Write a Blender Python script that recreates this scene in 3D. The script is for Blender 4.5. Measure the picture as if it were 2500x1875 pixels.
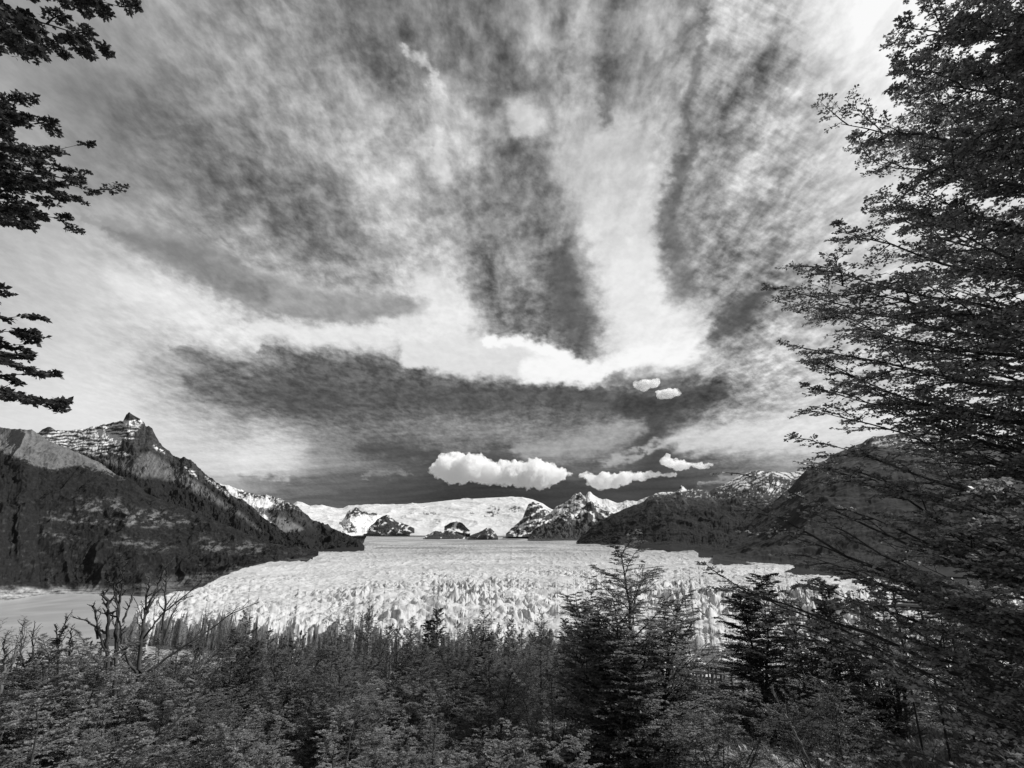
import bpy, math, random
import numpy as np
from mathutils import Vector

for _o in list(bpy.data.objects):
    bpy.data.objects.remove(_o)
SC = bpy.context.scene
COL = SC.collection
rad = math.radians

# ---------------------------------------------------------------- camera
F_PX, CX, CY, HOR = 1350.0, 1250.0, 937.5, 1345.0
PITCH = math.atan((HOR - CY) / F_PX)
CAM = np.array([0.0, 0.0, 130.0])
cam_d = bpy.data.cameras.new('camera')
cam_d.sensor_width = 36.0
cam_d.lens = 36.0 * F_PX / 2500.0
cam_d.clip_start, cam_d.clip_end = 0.05, 600000
cam = bpy.data.objects.new('camera', cam_d)
cam.location = CAM
cam.rotation_euler = (math.pi / 2 + PITCH, 0, 0)
COL.objects.link(cam)
SC.camera = cam
VF = np.array([0, math.cos(PITCH), math.sin(PITCH)])
VU = np.array([0, -math.sin(PITCH), math.cos(PITCH)])
VR = np.array([1.0, 0, 0])

# ---------------------------------------------------------------- sun and exposure
SUN_AZ, SUN_EL = 88.0, 42.0          # degrees right of +Y, degrees up
sd = Vector((math.sin(rad(SUN_AZ)) * math.cos(rad(SUN_EL)), math.cos(rad(SUN_AZ)) * math.cos(rad(SUN_EL)), math.sin(rad(SUN_EL))))
sun_d = bpy.data.lights.new('sun', 'SUN')
sun_d.energy, sun_d.angle, sun_d.color = 4.7, rad(0.5), (1.0, 0.995, 0.985)
sun = bpy.data.objects.new('sun', sun_d)
sun.rotation_euler = sd.to_track_quat('Z', 'Y').to_euler()
COL.objects.link(sun)
SC.view_settings.view_transform = 'Standard'
SC.view_settings.look = 'None'
SC.view_settings.exposure = 0.0
SC.view_settings.gamma = 1.0
SC.cycles.use_denoising = True
SC.cycles.max_bounces = 18
SC.cycles.transparent_max_bounces = 8
SC.cycles.volume_bounces = 18
SC.cycles.volume_step_rate = 1.0

# ---------------------------------------------------------------- node helper
class NT:
    def __init__(s, tree):
        s.t = tree; s.n = tree.nodes; s.l = tree.links
        s.n.clear()
    def node(s, typ, **kw):
        n = s.n.new(typ)
        for k, v in kw.items():
            setattr(n, k, v)
        return n
    def put(s, inp, v):
        if v is None: return
        if hasattr(v, 'is_linked') or isinstance(v, bpy.types.NodeSocket):
            s.l.new(v, inp)
        else:
            inp.default_value = v
    def m(s, op, a, b=None, c=None, clamp=False):
        n = s.node('ShaderNodeMath', operation=op, use_clamp=clamp)
        s.put(n.inputs[0], a); s.put(n.inputs[1], b)
        if c is not None: s.put(n.inputs[2], c)
        return n.outputs[0]
    def v(s, op, a, b=None, scale=None):
        n = s.node('ShaderNodeVectorMath', operation=op)
        s.put(n.inputs[0], a); s.put(n.inputs[1], b)
        if scale is not None: s.put(n.inputs['Scale'], scale)
        return n.outputs['Value'] if op in ('DOT_PRODUCT', 'LENGTH', 'DISTANCE') else n.outputs['Vector']
    def xyz(s, x, y, z=0.0):
        n = s.node('ShaderNodeCombineXYZ')
        s.put(n.inputs[0], x); s.put(n.inputs[1], y); s.put(n.inputs[2], z)
        return n.outputs[0]
    def sep(s, v):
        n = s.node('ShaderNodeSeparateXYZ'); s.put(n.inputs[0], v); return n.outputs
    def mr(s, v, a, b, c=0.0, d=1.0, typ='LINEAR'):
        n = s.node('ShaderNodeMapRange', interpolation_type=typ, clamp=True)
        for i, q in enumerate((v, a, b, c, d)): s.put(n.inputs[i], q)
        return n.outputs[0]
    def mix(s, f, a, b):
        n = s.node('ShaderNodeMix', data_type='FLOAT', clamp_factor=True)
        s.put(n.inputs[0], f); s.put(n.inputs[2], a); s.put(n.inputs[3], b)
        return n.outputs[0]
    def noise(s, vec, scale, detail=4.0, rough=0.5, dist=0.0, ntype='FBM', col=False):
        n = s.node('ShaderNodeTexNoise', noise_dimensions='3D', noise_type=ntype)
        s.put(n.inputs['Vector'], vec); s.put(n.inputs['Scale'], scale)
        s.put(n.inputs['Detail'], detail); s.put(n.inputs['Roughness'], rough); s.put(n.inputs['Distortion'], dist)
        return n.outputs['Color'] if col else n.outputs['Fac']
    def scale(s, v, x, y, z=1.0):
        return s.v('MULTIPLY', v, (x, y, z))

# ---------------------------------------------------------------- daylight from the rest of the sky
world = bpy.data.worlds.new('World'); SC.world = world; world.use_nodes = True
w = NT(world.node_tree)
sky = w.node('ShaderNodeTexSky', sky_type='NISHITA', sun_disc=False, sun_elevation=rad(SUN_EL), sun_rotation=rad(SUN_AZ), altitude=200, air_density=1.0, dust_density=0.4, ozone_density=1.0)
D = w.node('ShaderNodeTexCoord').outputs['Generated']
ds = w.sep(D)
dz = w.m('ADD', w.m('MAXIMUM', ds[2], 0.0), 0.1)
P = w.xyz(w.m('DIVIDE', ds[0], dz), w.m('DIVIDE', ds[1], dz))
cl = w.mr(w.noise(P, 2.5, 5, .6, .5), .40, .62)
sk = w.node('ShaderNodeSeparateColor'); w.l.new(sky.outputs[0], sk.inputs[0])
cc = w.mix(cl, sk.outputs[0], 4.2)             # black and white film behind a red filter: the red light of the sky only
bg = w.node('ShaderNodeBackground'); bg.inputs['Strength'].default_value = 0.1
w.l.new(w.xyz(cc, cc, cc), bg.inputs['Color'])
wo = w.node('ShaderNodeOutputWorld'); w.l.new(bg.outputs[0], wo.inputs[0])
# ---------------------------------------------------------------- noise in numpy
_rs = np.random.RandomState(7)
_PERM = _rs.permutation(4096).astype(np.int32)
_ANG = _rs.rand(4096) * 2 * np.pi
_GX, _GY = np.cos(_ANG).astype(np.float32), np.sin(_ANG).astype(np.float32)
_RV = _rs.rand(4096).astype(np.float32)
_RV2 = _rs.rand(4096).astype(np.float32)

def _hash(i, j, s):
    return _PERM[(_PERM[(i + s * 131) & 4095] + j) & 4095]

def perlin(x, y, s=0):
    x = np.asarray(x, np.float64); y = np.asarray(y, np.float64)
    xi = np.floor(x); yi = np.floor(y)
    fx = (x - xi).astype(np.float32); fy = (y - yi).astype(np.float32)
    xi = xi.astype(np.int64); yi = yi.astype(np.int64)
    u = fx * fx * fx * (fx * (fx * 6 - 15) + 10); v = fy * fy * fy * (fy * (fy * 6 - 15) + 10)
    def g(a, b):
        h = _hash(xi + a, yi + b, s)
        return _GX[h] * (fx - a) + _GY[h] * (fy - b)
    a = g(0, 0); b = g(1, 0); c = g(0, 1); d = g(1, 1)
    return (a + (b - a) * u + (c - a) * v + (a - b - c + d) * u * v) * 1.5

def fbm(x, y, o=5, s=0, gain=0.5, lac=2.03):
    r = 0; a = 1.0; t = 0
    for k in range(o):
        r = r + a * perlin(x, y, s + k * 17); t += a
        a *= gain; x = x * lac + 3.7; y = y * lac - 1.3
    return r / t * 1.6

def ridged(x, y, o=5, s=0, gain=0.5, lac=2.05):
    r = 0; a = 1.0; t = 0; w = 1.0
    for k in range(o):
        n = 1 - np.abs(perlin(x, y, s + k * 13)) * 1.6
        n = np.clip(n, 0, 1) ** 2
        r = r + a * n * w; t += a
        w = np.clip(n * 1.6, 0, 1)
        a *= gain; x = x * lac + 5.1; y = y * lac + 2.9
    return r / t

def worley(x, y, s=0):
    x = np.asarray(x, np.float64); y = np.asarray(y, np.float64)
    xi = np.floor(x).astype(np.int64); yi = np.floor(y).astype(np.int64)
    f1 = np.full(x.shape, 9.0); f2 = np.full(x.shape, 9.0); idv = np.zeros(x.shape)
    for a in (-1, 0, 1):
        for b in (-1, 0, 1):
            h = _hash(xi + a, yi + b, s)
            d = np.hypot(xi + a + _RV[h] - x, yi + b + _RV2[h] - y)
            nf = d < f1
            f2 = np.where(nf, f1, np.minimum(f2, d)); f1 = np.where(nf, d, f1)
            idv = np.where(nf, _RV[(h * 7 + 11) & 4095], idv)
    return f1, f2, idv

def sstep(a, b, x):
    t = np.clip((x - a) / (b - a), 0, 1)
    return t * t * (3 - 2 * t)

def lerp(a, b, t):
    return a + (b - a) * t
# ---------------------------------------------------------------- sky
# brightness of the cloud sheets over the glacier: every 100 px across and 75 px down the sky of the photograph
SKY_ROWS = [
 '60 60 60 62 64 62 58 60 56 42 47 48 43 60 52 58 66 60 76 72 85 92 95 95 95 95',
 '60 60 60 58 60 60 62 60 52 45 43 48 46 62 56 59 70 56 75 66 85 92 94 95 95 95',
 '60 58 56 58 58 60 64 62 53 45 50 50 45 54 64 57 67 56 66 60 78 88 92 94 94 94',
 '64 58 52 50 50 60 62 62 61 48 60 60 53 50 66 54 67 62 60 68 76 86 90 92 92 92',
 '66 62 54 46 48 50 56 66 64 60 61 70 60 62 70 66 70 62 70 70 76 84 88 90 90 90',
 '66 64 56 54 50 48 52 60 66 66 66 66 58 44 68 75 68 62 66 74 76 82 86 88 88 88',
 '66 66 58 54 54 48 46 48 56 68 70 60 58 43 62 76 76 58 68 74 74 80 84 86 86 86',
 '70 68 64 66 62 52 50 45 48 66 72 64 57 50 66 80 78 54 66 68 70 78 82 84 84 84',
 '70 72 74 70 64 60 64 48 50 60 66 66 53 48 62 80 78 54 60 64 70 76 82 84 84 84',
 '72 74 76 82 76 66 64 66 60 60 74 80 50 46 44 78 80 54 60 60 66 74 80 82 82 82',
 '74 76 78 80 84 82 72 68 66 68 76 90 52 42 38 80 84 66 48 58 64 72 78 80 80 80',
 '76 78 80 76 76 83 80 72 80 82 84 80 60 48 42 78 90 78 50 72 76 76 78 80 80 80',
 '78 82 82 80 66 60 50 42 40 44 46 50 44 40 44 60 56 62 68 74 76 76 78 80 80 80',
 '82 84 86 84 74 60 46 36 38 40 38 36 38 38 36 34 31 35 50 62 74 80 82 84 84 84',
 '84 84 86 86 82 74 64 62 54 48 50 56 54 52 48 50 34 56 74 80 84 86 86 86 86 86',
 '84 84 84 84 80 80 84 80 60 46 40 34 34 40 42 42 34 40 45 56 60 64 66 68 68 68',
 '80 80 78 78 76 68 58 44 40 36 32 28 27 28 30 31 30 32 40 50 54 56 58 58 58 58',
 '70 70 70 70 68 60 50 42 38 34 31 28 28 28 28 30 30 32 38 46 50 52 52 52 52 52']
# cloud banks and gaps with an edge of their own: (points, radii, soft, value, weight)
BANKS = [
 ([(850, 176), (900, 320), (955, 482), (1010, 600), (1061, 735)], [40, 60, 70, 70, 66], 1.0, .76, .55),
 ([(800, 30), (860, 100), (930, 206)], [50, 50, 36], 1.1, .44, .6),
 ([(210, 530), (330, 582), (480, 636), (620, 700), (760, 745), (900, 752), (1030, 750)], [8, 32, 44, 50, 46, 36, 22], .35, .60, .92),
 ([(260, 560), (420, 612), (560, 678), (650, 722)], [6, 24, 30, 12], .9, .50, .75),
 ([(600, 640), (720, 690), (860, 716), (960, 716)], [8, 14, 12, 8], 1.0, .70, .7),
 ([(300, 690), (430, 740), (560, 800), (640, 850)], [30, 44, 34, 14], .7, .88, .8),
 ([(640, 800), (740, 812), (860, 822), (960, 812), (1080, 800)], [20, 22, 22, 28, 40], .6, .88, .9),
 ([(1040, 700), (1080, 740), (1110, 800)], [34, 46, 50], .8, .89, .85),
 ([(640, 855), (740, 876), (860, 890), (960, 905)], [10, 18, 20, 16], .8, .38, .75),
 ([(420, 850), (500, 880), (560, 900)], [6, 20, 16], 1.3, .42, .7),
 ([(470, 930), (600, 955), (800, 975), (1000, 968), (1200, 965)], [16, 34, 36, 30, 24], 1.4, .37, .7),
 ([(1270, 360), (1310, 400), (1330, 450), (1320, 520)], [30, 46, 44, 34], .9, .45, .7),
 ([(1090, 480), (1160, 510), (1220, 560), (1260, 640)], [34, 40, 50, 60], 1.1, .50, .6),
 ([(1160, 620), (1210, 700), (1270, 770), (1350, 800)], [16, 36, 46, 34], .8, .45, .8),
 ([(1395, 640), (1400, 700), (1415, 760), (1432, 830)], [46, 56, 52, 26], .6, .39, .9),
 ([(1275, 640), (1300, 690)], [16, 22], 1.0, .64, .6),
 ([(1410, 310), (1440, 350), (1485, 412)], [26, 60, 112], .8, .74, .8),
 ([(1485, 412), (1500, 500), (1517, 588)], [118, 96, 84], .5, .77, .85),
 ([(1517, 588), (1545, 650), (1567, 706)], [84, 90, 98], .5, .82, .9),
 ([(1567, 706), (1590, 770), (1600, 823)], [98, 108, 112], .55, .89, .92),
 ([(1000, 866), (1100, 868), (1210, 872), (1330, 890), (1440, 915)], [30, 48, 52, 44, 26], .22, .85, .98),
 ([(1190, 832), (1270, 834), (1330, 850), (1370, 880)], [9, 15, 18, 26], .6, .96, .95),
 ([(1300, 905), (1380, 908), (1440, 910), (1500, 900), (1600, 878), (1680, 846)], [26, 28, 26, 32, 46, 34], .45, .94, .96),
 ([(1262, 268), (1285, 292), (1280, 312)], [30, 40, 26], .6, .80, .9),
 ([(1296, 30), (1296, 100), (1300, 150)], [26, 30, 20], 1.0, .64, .75),
 ([(1424, 0), (1426, 120), (1430, 294)], [26, 30, 34], .9, .71, .7),
 ([(1374, 20), (1372, 140), (1370, 230)], [14, 16, 12], 1.1, .50, .6),
 ([(1480, 20), (1478, 160), (1476, 300)], [12, 16, 12], .9, .50, .8),
 ([(1722, 20), (1712, 110), (1702, 176), (1684, 270), (1696, 330)], [7, 8, 12, 10, 16], .9, .44, .85),
 ([(1700, 335), (1660, 410), (1645, 500), (1638, 590), (1668, 706)], [12, 18, 24, 28, 34], .7, .44, .92),
 ([(1880, 130), (1850, 194), (1770, 270), (1702, 335)], [20, 18, 14, 9], 1.2, .46, .75),
 ([(1860, 240), (1800, 300), (1760, 350)], [10, 12, 8], 1.2, .50, .6),
 ([(1720, 640), (1800, 680), (1940, 690)], [20, 34, 30], 1.2, .55, .6),
 ([(1750, 815), (1790, 780), (1830, 745), (1880, 700)], [16, 36, 26, 10], .8, .36, .9),
 ([(985, 112), (1005, 132), (1050, 153), (1062, 190), (1085, 250), (1120, 320), (1150, 390)], [7, 11, 9, 7, 24, 30, 20], .9, .77, .8),
 ([(1068, 362), (1073, 396), (1086, 430)], [8, 18, 22], .8, .82, .85),
 ([(975, 180), (965, 190)], [10, 10], 1.4, .66, .6),
 ([(940, 450), (955, 490)], [26, 32], 1.2, .78, .6),
 ([(990, 1085), (1090, 1092), (1180, 1098)], [4, 8, 5], 1.6, .58, .5),
 ([(1260, 1095), (1350, 1098), (1440, 1080), (1520, 1055), (1560, 1040)], [14, 26, 26, 24, 14], .9, .66, .85),
 ([(1478, 1128), (1520, 1118), (1558, 1108)], [8, 13, 6], .8, .68, .85),
 ([(1572, 1100), (1605, 1088), (1640, 1076)], [5, 9, 7], .9, .72, .85),
 ([(1660, 1080), (1750, 1075), (1860, 1060), (2000, 1040)], [24, 32, 44, 60], .7, .84, .85),
 ([(1700, 1184), (1770, 1174), (1840, 1165)], [3, 6, 4], 1.4, .60, .8),
 ([(1530, 985), (1640, 985), (1760, 950)], [20, 26, 14], 1.3, .30, .8),
 ([(1500, 925), (1600, 935), (1690, 930)], [10, 24, 16], 1.0, .36, .7),
 ([(890, 1158), (940, 1152), (990, 1158)], [3, 6, 3], 1.6, .62, .6),
 ([(860, 1130), (960, 1126), (1040, 1124)], [5, 9, 4], 1.4, .56, .8),
 ([(600, 1120), (650, 1090), (700, 1110)], [30, 46, 34], .9, .85, .6),
 ([(905, 1100), (960, 1105), (1060, 1110)], [18, 24, 16], 1.4, .33, .8),
 ([(600, 1170), (700, 1196), (860, 1190)], [8, 12, 10], 1.8, .40, .4),
 ([(480, 1135), (600, 1150), (700, 1165)], [4, 6, 5], 1.4, .80, .6)]

def sky_value(px, py):
    """display brightness of the sky in the direction of photograph pixel (px, py)"""
    shp = px.shape
    dx = (px - CX) / F_PX; dy = -(py - CY) / F_PX
    wy = VF[1] + dy * VU[1]; wz = VF[2] + dy * VU[2]; wx = dx
    n = np.sqrt(wx * wx + wy * wy + wz * wz)
    wx, wy, wz = wx / n, wy / n, wz / n
    z = np.maximum(wz, 0) + 0.085
    p, q = wx / z, wy / z                       # a flat layer overhead
    a1, a2 = fbm(p * 1.6, q * 1.2, 4, 1), fbm(p * 1.6 + 9, q * 1.2, 4, 2)
    b1, b2 = fbm(p * 7, q * 5, 5, 3, .55), fbm(p * 7 + 5, q * 5, 5, 4, .55)
    s1, s2 = fbm(p * 8, q * 1.3, 4, 5), fbm(p * 8 + 3, q * 1.3, 4, 6)
    X = px + 30 * a1 + 18 * b1 + 8 * s1
    Y = py + 20 * a2 + 12 * b2 + 6 * s2
    G = np.array([[float(t) for t in r.split()] for r in SKY_ROWS]) / 100
    gx = np.clip(X / 100, 0, 24.999); gy = np.clip(Y / 75, 0, 16.999)
    ix = gx.astype(int); iy = gy.astype(int); fx = gx - ix; fy = gy - iy
    fx = fx * fx * (3 - 2 * fx) * .6 + fx * .4; fy = fy * fy * (3 - 2 * fy) * .6 + fy * .4
    v = (G[iy, ix] * (1 - fx) + G[iy, ix + 1] * fx) * (1 - fy) + (G[iy + 1, ix] * (1 - fx) + G[iy + 1, ix + 1] * fx) * fy
    c1 = fbm(px / 34, py / 24, 5, 11, .6); c2 = fbm(px / 34 + 7, py / 24, 5, 12, .6)
    Xs = px + 15 * b1 + 5 * s1 + 15 * c1; Ys = py + 11 * b2 + 12 * c2
    smooth = np.zeros(shp)
    for pts, rs, soft, t, wt in BANKS:
        x0 = min(a[0] for a in pts) - 160; x1 = max(a[0] for a in pts) + 160
        y0 = min(a[1] for a in pts) - 160; y1 = max(a[1] for a in pts) + 160
        k = np.full(shp, 9.0)
        for i in range(max(1, len(pts) - 1)):
            ax, ay = pts[i]; bx, by = pts[i + 1]
            L2 = (bx - ax) ** 2 + (by - ay) ** 2
            h = np.clip(((Xs - ax) * (bx - ax) + (Ys - ay) * (by - ay)) / L2, 0, 1)
            d = np.hypot(Xs - ax - h * (bx - ax), Ys - ay - h * (by - ay)) / lerp(rs[i], rs[i + 1], h)
            k = np.minimum(k, d)
        m = (1 - sstep(max(0, 1 - soft * .9 - .1), 1.1 + soft * 1.2, k)) * wt
        v = lerp(v, t, m)
        if wt > .84: smooth = np.maximum(smooth, m * (1 - soft * .5))
    wgt = sstep(80, 700, px)
    low = sstep(1230, 900, py)
    rgt = sstep(1550, 1800, px) * sstep(2100, 1900, px)
    # cloud grain: small billows a little drawn out along the wind, plus soft bands along it
    g1 = fbm(p * 15 + .35 * b1, q * 10 + .35 * b2, 7, 21, .62); g1 = np.tanh(g1 * 2.2) * .55
    g2 = fbm(p * 34, q * 22, 6, 31, .66)

    band = fbm(p * 10, q * .9, 4, 24, .5)
    rib = fbm(px / 230 + .5 * a1, py / 13 + .5 * a2 + px * .0035, 5, 61, .55)
    rpl = fbm((px + .6 * py) / 70, (py - .55 * px) / 17 + .8 * a1, 5, 81, .6)
    mid = sstep(.34, .46, v) * sstep(.92, .70, v)
    t = g1 * .15 * low + g2 * .11 * lerp(.4, 1, low)  + band * lerp(.03, .09, sstep(900, 1300, px)) * low + rib * .08 * (1 - low * .88) + rpl * .065 * rgt * low
    t = t * lerp(1, 1.25, rgt)
    amp = lerp(.42, 1, mid) * lerp(.25, 1, wgt) * (1 - .8 * smooth)
    v = v + t * amp
    v = .55 + (v - .55) * 1.10
    return np.clip(v, .17, .98)
# ---------------------------------------------------------------- helpers
def tag(o, label=None, cat=None, group=None, kind=None):
    if label: o['label'] = label
    if cat: o['category'] = cat
    if group: o['group'] = group
    if kind: o['kind'] = kind
    return o

def ray(px, py):
    px = np.asarray(px, float); py = np.asarray(py, float)
    a = (px - CX) / F_PX; b = -(py - CY) / F_PX
    d = VF + a[..., None] * VR + b[..., None] * VU
    return d / np.hypot(d[..., 0], d[..., 1])[..., None]      # unit horizontal length

def place(px, py, dist):
    return CAM + ray(px, py) * np.asarray(dist, float)[..., None]

def project(Pn):
    r = Pn - CAM
    z = r @ VF
    return CX + F_PX * (r @ VR) / z, CY - F_PX * (r @ VU) / z

def raw_mesh(name, verts, faces, nper=4):
    me = bpy.data.meshes.new(name)
    verts = np.ascontiguousarray(verts, np.float32).reshape(-1, 3); faces = np.ascontiguousarray(faces, np.int32)
    me.vertices.add(len(verts)); me.vertices.foreach_set('co', verts.ravel())
    n = len(faces)
    me.loops.add(n * nper); me.loops.foreach_set('vertex_index', faces.ravel())
    me.polygons.add(n); me.polygons.foreach_set('loop_start', np.arange(n, dtype=np.int32) * nper)
    me.update(calc_edges=True)
    return me

def fattr(me, name, vals):
    a = me.attributes.new(name, 'FLOAT', 'POINT'); a.data.foreach_set('value', np.ascontiguousarray(vals, np.float32).ravel())

def mesh_obj(name, me, mat, parent=None, smooth=False):
    o = bpy.data.objects.new(name, me)
    if mat and not me.materials: me.materials.append(mat)
    if smooth: me.polygons.foreach_set('use_smooth', np.ones(len(me.polygons), bool))
    COL.objects.link(o); o.parent = parent
    return o

def grid_mesh(name, G, attrs=None):
    n, m = G.shape[:2]
    i = np.arange(n * m, dtype=np.int32).reshape(n, m)
    f = np.stack([i[:-1, :-1], i[:-1, 1:], i[1:, 1:], i[1:, :-1]], -1).reshape(-1, 4)
    me = raw_mesh(name, G, f)
    for k, v in (attrs or {}).items(): fattr(me, k, v)
    return me

def material(name):
    m = bpy.data.materials.new(name); m.use_nodes = True
    t = NT(m.node_tree)
    b = t.node('ShaderNodeBsdfPrincipled'); o = t.node('ShaderNodeOutputMaterial')
    t.l.new(b.outputs[0], o.inputs[0])
    return m, t, b

def grey(t, v):
    return t.xyz(v, v, v)

def attr_mat(name, rough=.95, nscale=.05, namp=.4, bump=0.0, bscale=.05, spec=.2, detail=6):
    m, t, b = material(name)
    pos = t.node('ShaderNodeNewGeometry').outputs['Position']
    a = t.node('ShaderNodeAttribute', attribute_name='alb').outputs['Fac']
    n = t.noise(pos, nscale, detail, .62)
    v = t.m('MULTIPLY', a, t.mr(n, .25, .75, 1 - namp, 1 + namp))
    t.l.new(grey(t, v), b.inputs['Base Color'])
    b.inputs['Roughness'].default_value = rough; b.inputs['Specular IOR Level'].default_value = spec
    if bump:
        bn = t.node('ShaderNodeBump'); bn.inputs['Strength'].default_value = 1.0; bn.inputs['Distance'].default_value = bump
        t.l.new(t.noise(pos, bscale, detail, .65), bn.inputs['Height']); t.l.new(bn.outputs[0], b.inputs['Normal'])
    return m

def prin(name, g, rough=.8, spec=.3, nscale=None, namp=.3, tint=None):
    m, t, b = material(name)
    b.inputs['Roughness'].default_value = rough; b.inputs['Specular IOR Level'].default_value = spec
    if nscale:
        pos = t.node('ShaderNodeNewGeometry').outputs['Position']
        n = t.noise(pos, nscale, 5, .6)
        t.l.new(grey(t, t.mr(n, .3, .7, g * (1 - namp), g * (1 + namp))), b.inputs['Base Color'])
    else:
        b.inputs['Base Color'].default_value = (g, g, g, 1)
    return m

# ---------------------------------------------------------------- sky backdrop: cloud sheets far beyond the mountains
_sx, _sy = np.meshgrid(np.linspace(-90, 2590, 1240), np.linspace(-90, 1400, 700))
_sd = ray(_sx, _sy); _sd /= np.linalg.norm(_sd, axis=-1)[..., None]
_sv = sky_value(_sx, _sy)
sky_me = grid_mesh('sky', CAM + _sd * 300000, {'cover': (_sv ** 2.2)})
m, t, b = material('sky_light'); t.n.remove(b)
em = t.node('ShaderNodeEmission')
t.l.new(grey(t, t.node('ShaderNodeAttribute', attribute_name='cover').outputs['Fac']), em.inputs[0])
t.l.new(em.outputs[0], t.n['Material Output'].inputs[0])
m.cycles.emission_sampling = 'NONE'
tag(mesh_obj('sky', sky_me, m, smooth=True), kind='structure')

# ---------------------------------------------------------------- glacier
def spline(xs, ys, x):
    """smooth interpolation through points"""
    y = np.interp(x, xs, ys)
    e = (xs[-1] - xs[0]) / 90.0
    return (np.interp(x - e, xs, ys) + 2 * y + np.interp(x + e, xs, ys)) / 4

def ice_level(r):
    return 52 + 0.030 * (r - 620) + 0.0000013 * np.maximum(r - 3500, 0) ** 2 * (r < 30000)

def solve_r(py_drop):
    """distance at which the mean ice surface shows py_drop pixels below eye level"""
    r = np.geomspace(350, 16000, 4000)
    y = (CAM[2] - ice_level(r)) / r * F_PX
    return np.interp(-np.asarray(py_drop, float), -y, r)

az_l, az_r = rad(-41), rad(56)
NA, NR = 2200, 1250
az = np.linspace(az_l, az_r, NA)
# where the ice front stands, by azimuth
fa_deg = [-41, -33.5, -32.8, -30, -26, -22, -17, -12, -6, 0, 6, 12, 18, 24, 30, 38, 48, 56]
fr = [1120, 1090, 1010, 985, 900, 800, 760, 690, 640, 600, 560, 520, 470, 430, 420, 430, 460, 500]
r0 = spline(np.array(fa_deg), np.array(fr), np.degrees(az))
r0 = r0 + (34 * fbm(np.degrees(az) * .22, 0 * az, 3, 5) + 26 * fbm(np.degrees(az) * .8, 0 * az, 4, 6)) * sstep(-33, -30, np.degrees(az)) + 8 * ridged(np.degrees(az) * 2.2, 0 * az + 3, 3, 8)
sF = np.linspace(0, 1, 70)                                     # the front wall
sB = np.geomspace(1, 19.0, NR - 70)
R = np.empty((NR, NA)); A = np.broadcast_to(az, (NR, NA))
R[:70] = r0 + sF[:, None] * 16.0
R[70:] = (r0 + 16.0)[None, :] * (sB[:, None] ** 1.0) + 0
Xg, Yg = R * np.sin(A), R * np.cos(A)
Z = ice_level(R)
# margins of the ice: left lobe thins out towards the moraine
front_h = np.interp(np.degrees(az), [-41, -34, -32.5, -29, -24, -15, 0, 20, 56], [14, 24, 32, 36, 36, 35, 36, 40, 42])
Z = Z - (ice_level(r0) - front_h)[None, :] * np.exp(-(R - r0) / 420)
wx_, wy_ = 14 * fbm(Xg / 90, Yg / 90, 3, 3), 14 * fbm(Xg / 90, Yg / 90, 3, 4)
u, v_ = Xg + wx_, Yg + wy_
near = np.clip((2000 - R) / 1300, 0, 1) ** 1.3; mid = sstep(9000, 2500, R)
zone = .35 + 1.0 * sstep(-.3, .45, fbm(Xg / 260, Yg / 200, 4, 9)) * lerp(.5, 1.1, sstep(rad(-26), rad(-4), A))
fins = ridged(u / 46, v_ / 30, 3, 20, .4)
f1, f2, idc = worley(u / 11 + .3 * fins, v_ / 17, 3)
blade = 1 - np.minimum(f1 * 1.15, 1); blocks = (idc - .5)
crev = sstep(.0, .16, f2 - f1)
g1_, g2_, gid = worley(u / 13, v_ / 14, 9)
h1_, h2_, hid = worley(u / 7 + 4, v_ / 8, 12)
pyr = np.clip(1 - 1.2 * g1_, 0, 1) * (.3 + 1.2 * gid) + .22 * np.clip(1 - 1.3 * h1_, 0, 1) * (.3 + hid)
relief = (6 * (fins - .42) + 9.5 * (pyr - .35)) * zone
# farther up, the surface is combed into small crevasses with long folds
far_t = ridged(Xg / 46, Yg / 90, 3, 33) - .4
fold = fbm(Xg / 900, Yg / 260, 4, 37) + .25 * np.sin(np.hypot(Xg - 300, (Yg - 200) * .8) / 62 + 2.2 * fbm(Xg / 500, Yg / 500, 3, 66)) * sstep(800, 1500, R)
bands = fbm(Xg / 1500 + .6 * fold, Yg / 330, 3, 39)
relief = relief * np.clip(near * 1.25, .10, 1) + 5 * far_t * (1 - near) * mid + 16 * fold * sstep(700, 2500, R) * mid + 7 * bands * sstep(1500, 4000, R)
relief *= lerp(1, .5, sstep(6000, 11000, R))
edge = sstep(0, 60, R - r0 - 16)
crest = ridged(Xg / 38 + .3, Yg / 38, 3, 63)
Z = Z + relief * lerp(.9, 1, edge) + (13 * sstep(.45, .95, crest) - 7 * sstep(.3, .0, crest)) * np.exp(-np.maximum(R - r0 - 16, 0) / 45)
heavy = sstep(-.15, .35, fbm(Xg / 160 + 4, Yg / 110, 4, 64)) * sstep(rad(-22), rad(-8), A) * near
Z = Z + heavy * (13 * ridged(u / 48, v_ / 40, 3, 65, .45) - 7)
Z = Z + (15 * fbm(Xg / 240, Yg / 170, 3, 44) + 6 * fbm(Xg / 80, Yg / 50, 3, 45)) * sstep(0, 200, R - r0) * near
top0 = Z[70].copy()
azs = np.degrees(A[:70]) + .25 * fbm(np.degrees(A[:70]) * 1.1, sF[:, None] * 2.5 + 0 * A[:70], 3, 57) * (1 - sF[:, None])
flute = fbm(np.degrees(A[:70]) * 4, sF[:, None] * 2 + 0 * A[:70], 4, 50)
flutev = ridged(azs * 5.5, .5 * sF[:, None] + 0 * azs, 4, 51)
flutew = ridged(azs * 2.3, 9 + .9 * sF[:, None] + 0 * azs, 3, 52)
Z[:70] = lerp(-1.0, top0[None, :], sF[:, None] ** .8)
push = (5.0 * flutev + 13.0 * flutew + 6 * fbm(azs * 3, sF[:, None] * 4 + 0 * azs, 4, 58)) * (1 - .3 * sF[:, None]) + 2.0 * flute - 6 * sF[:, None] ** 3
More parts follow.
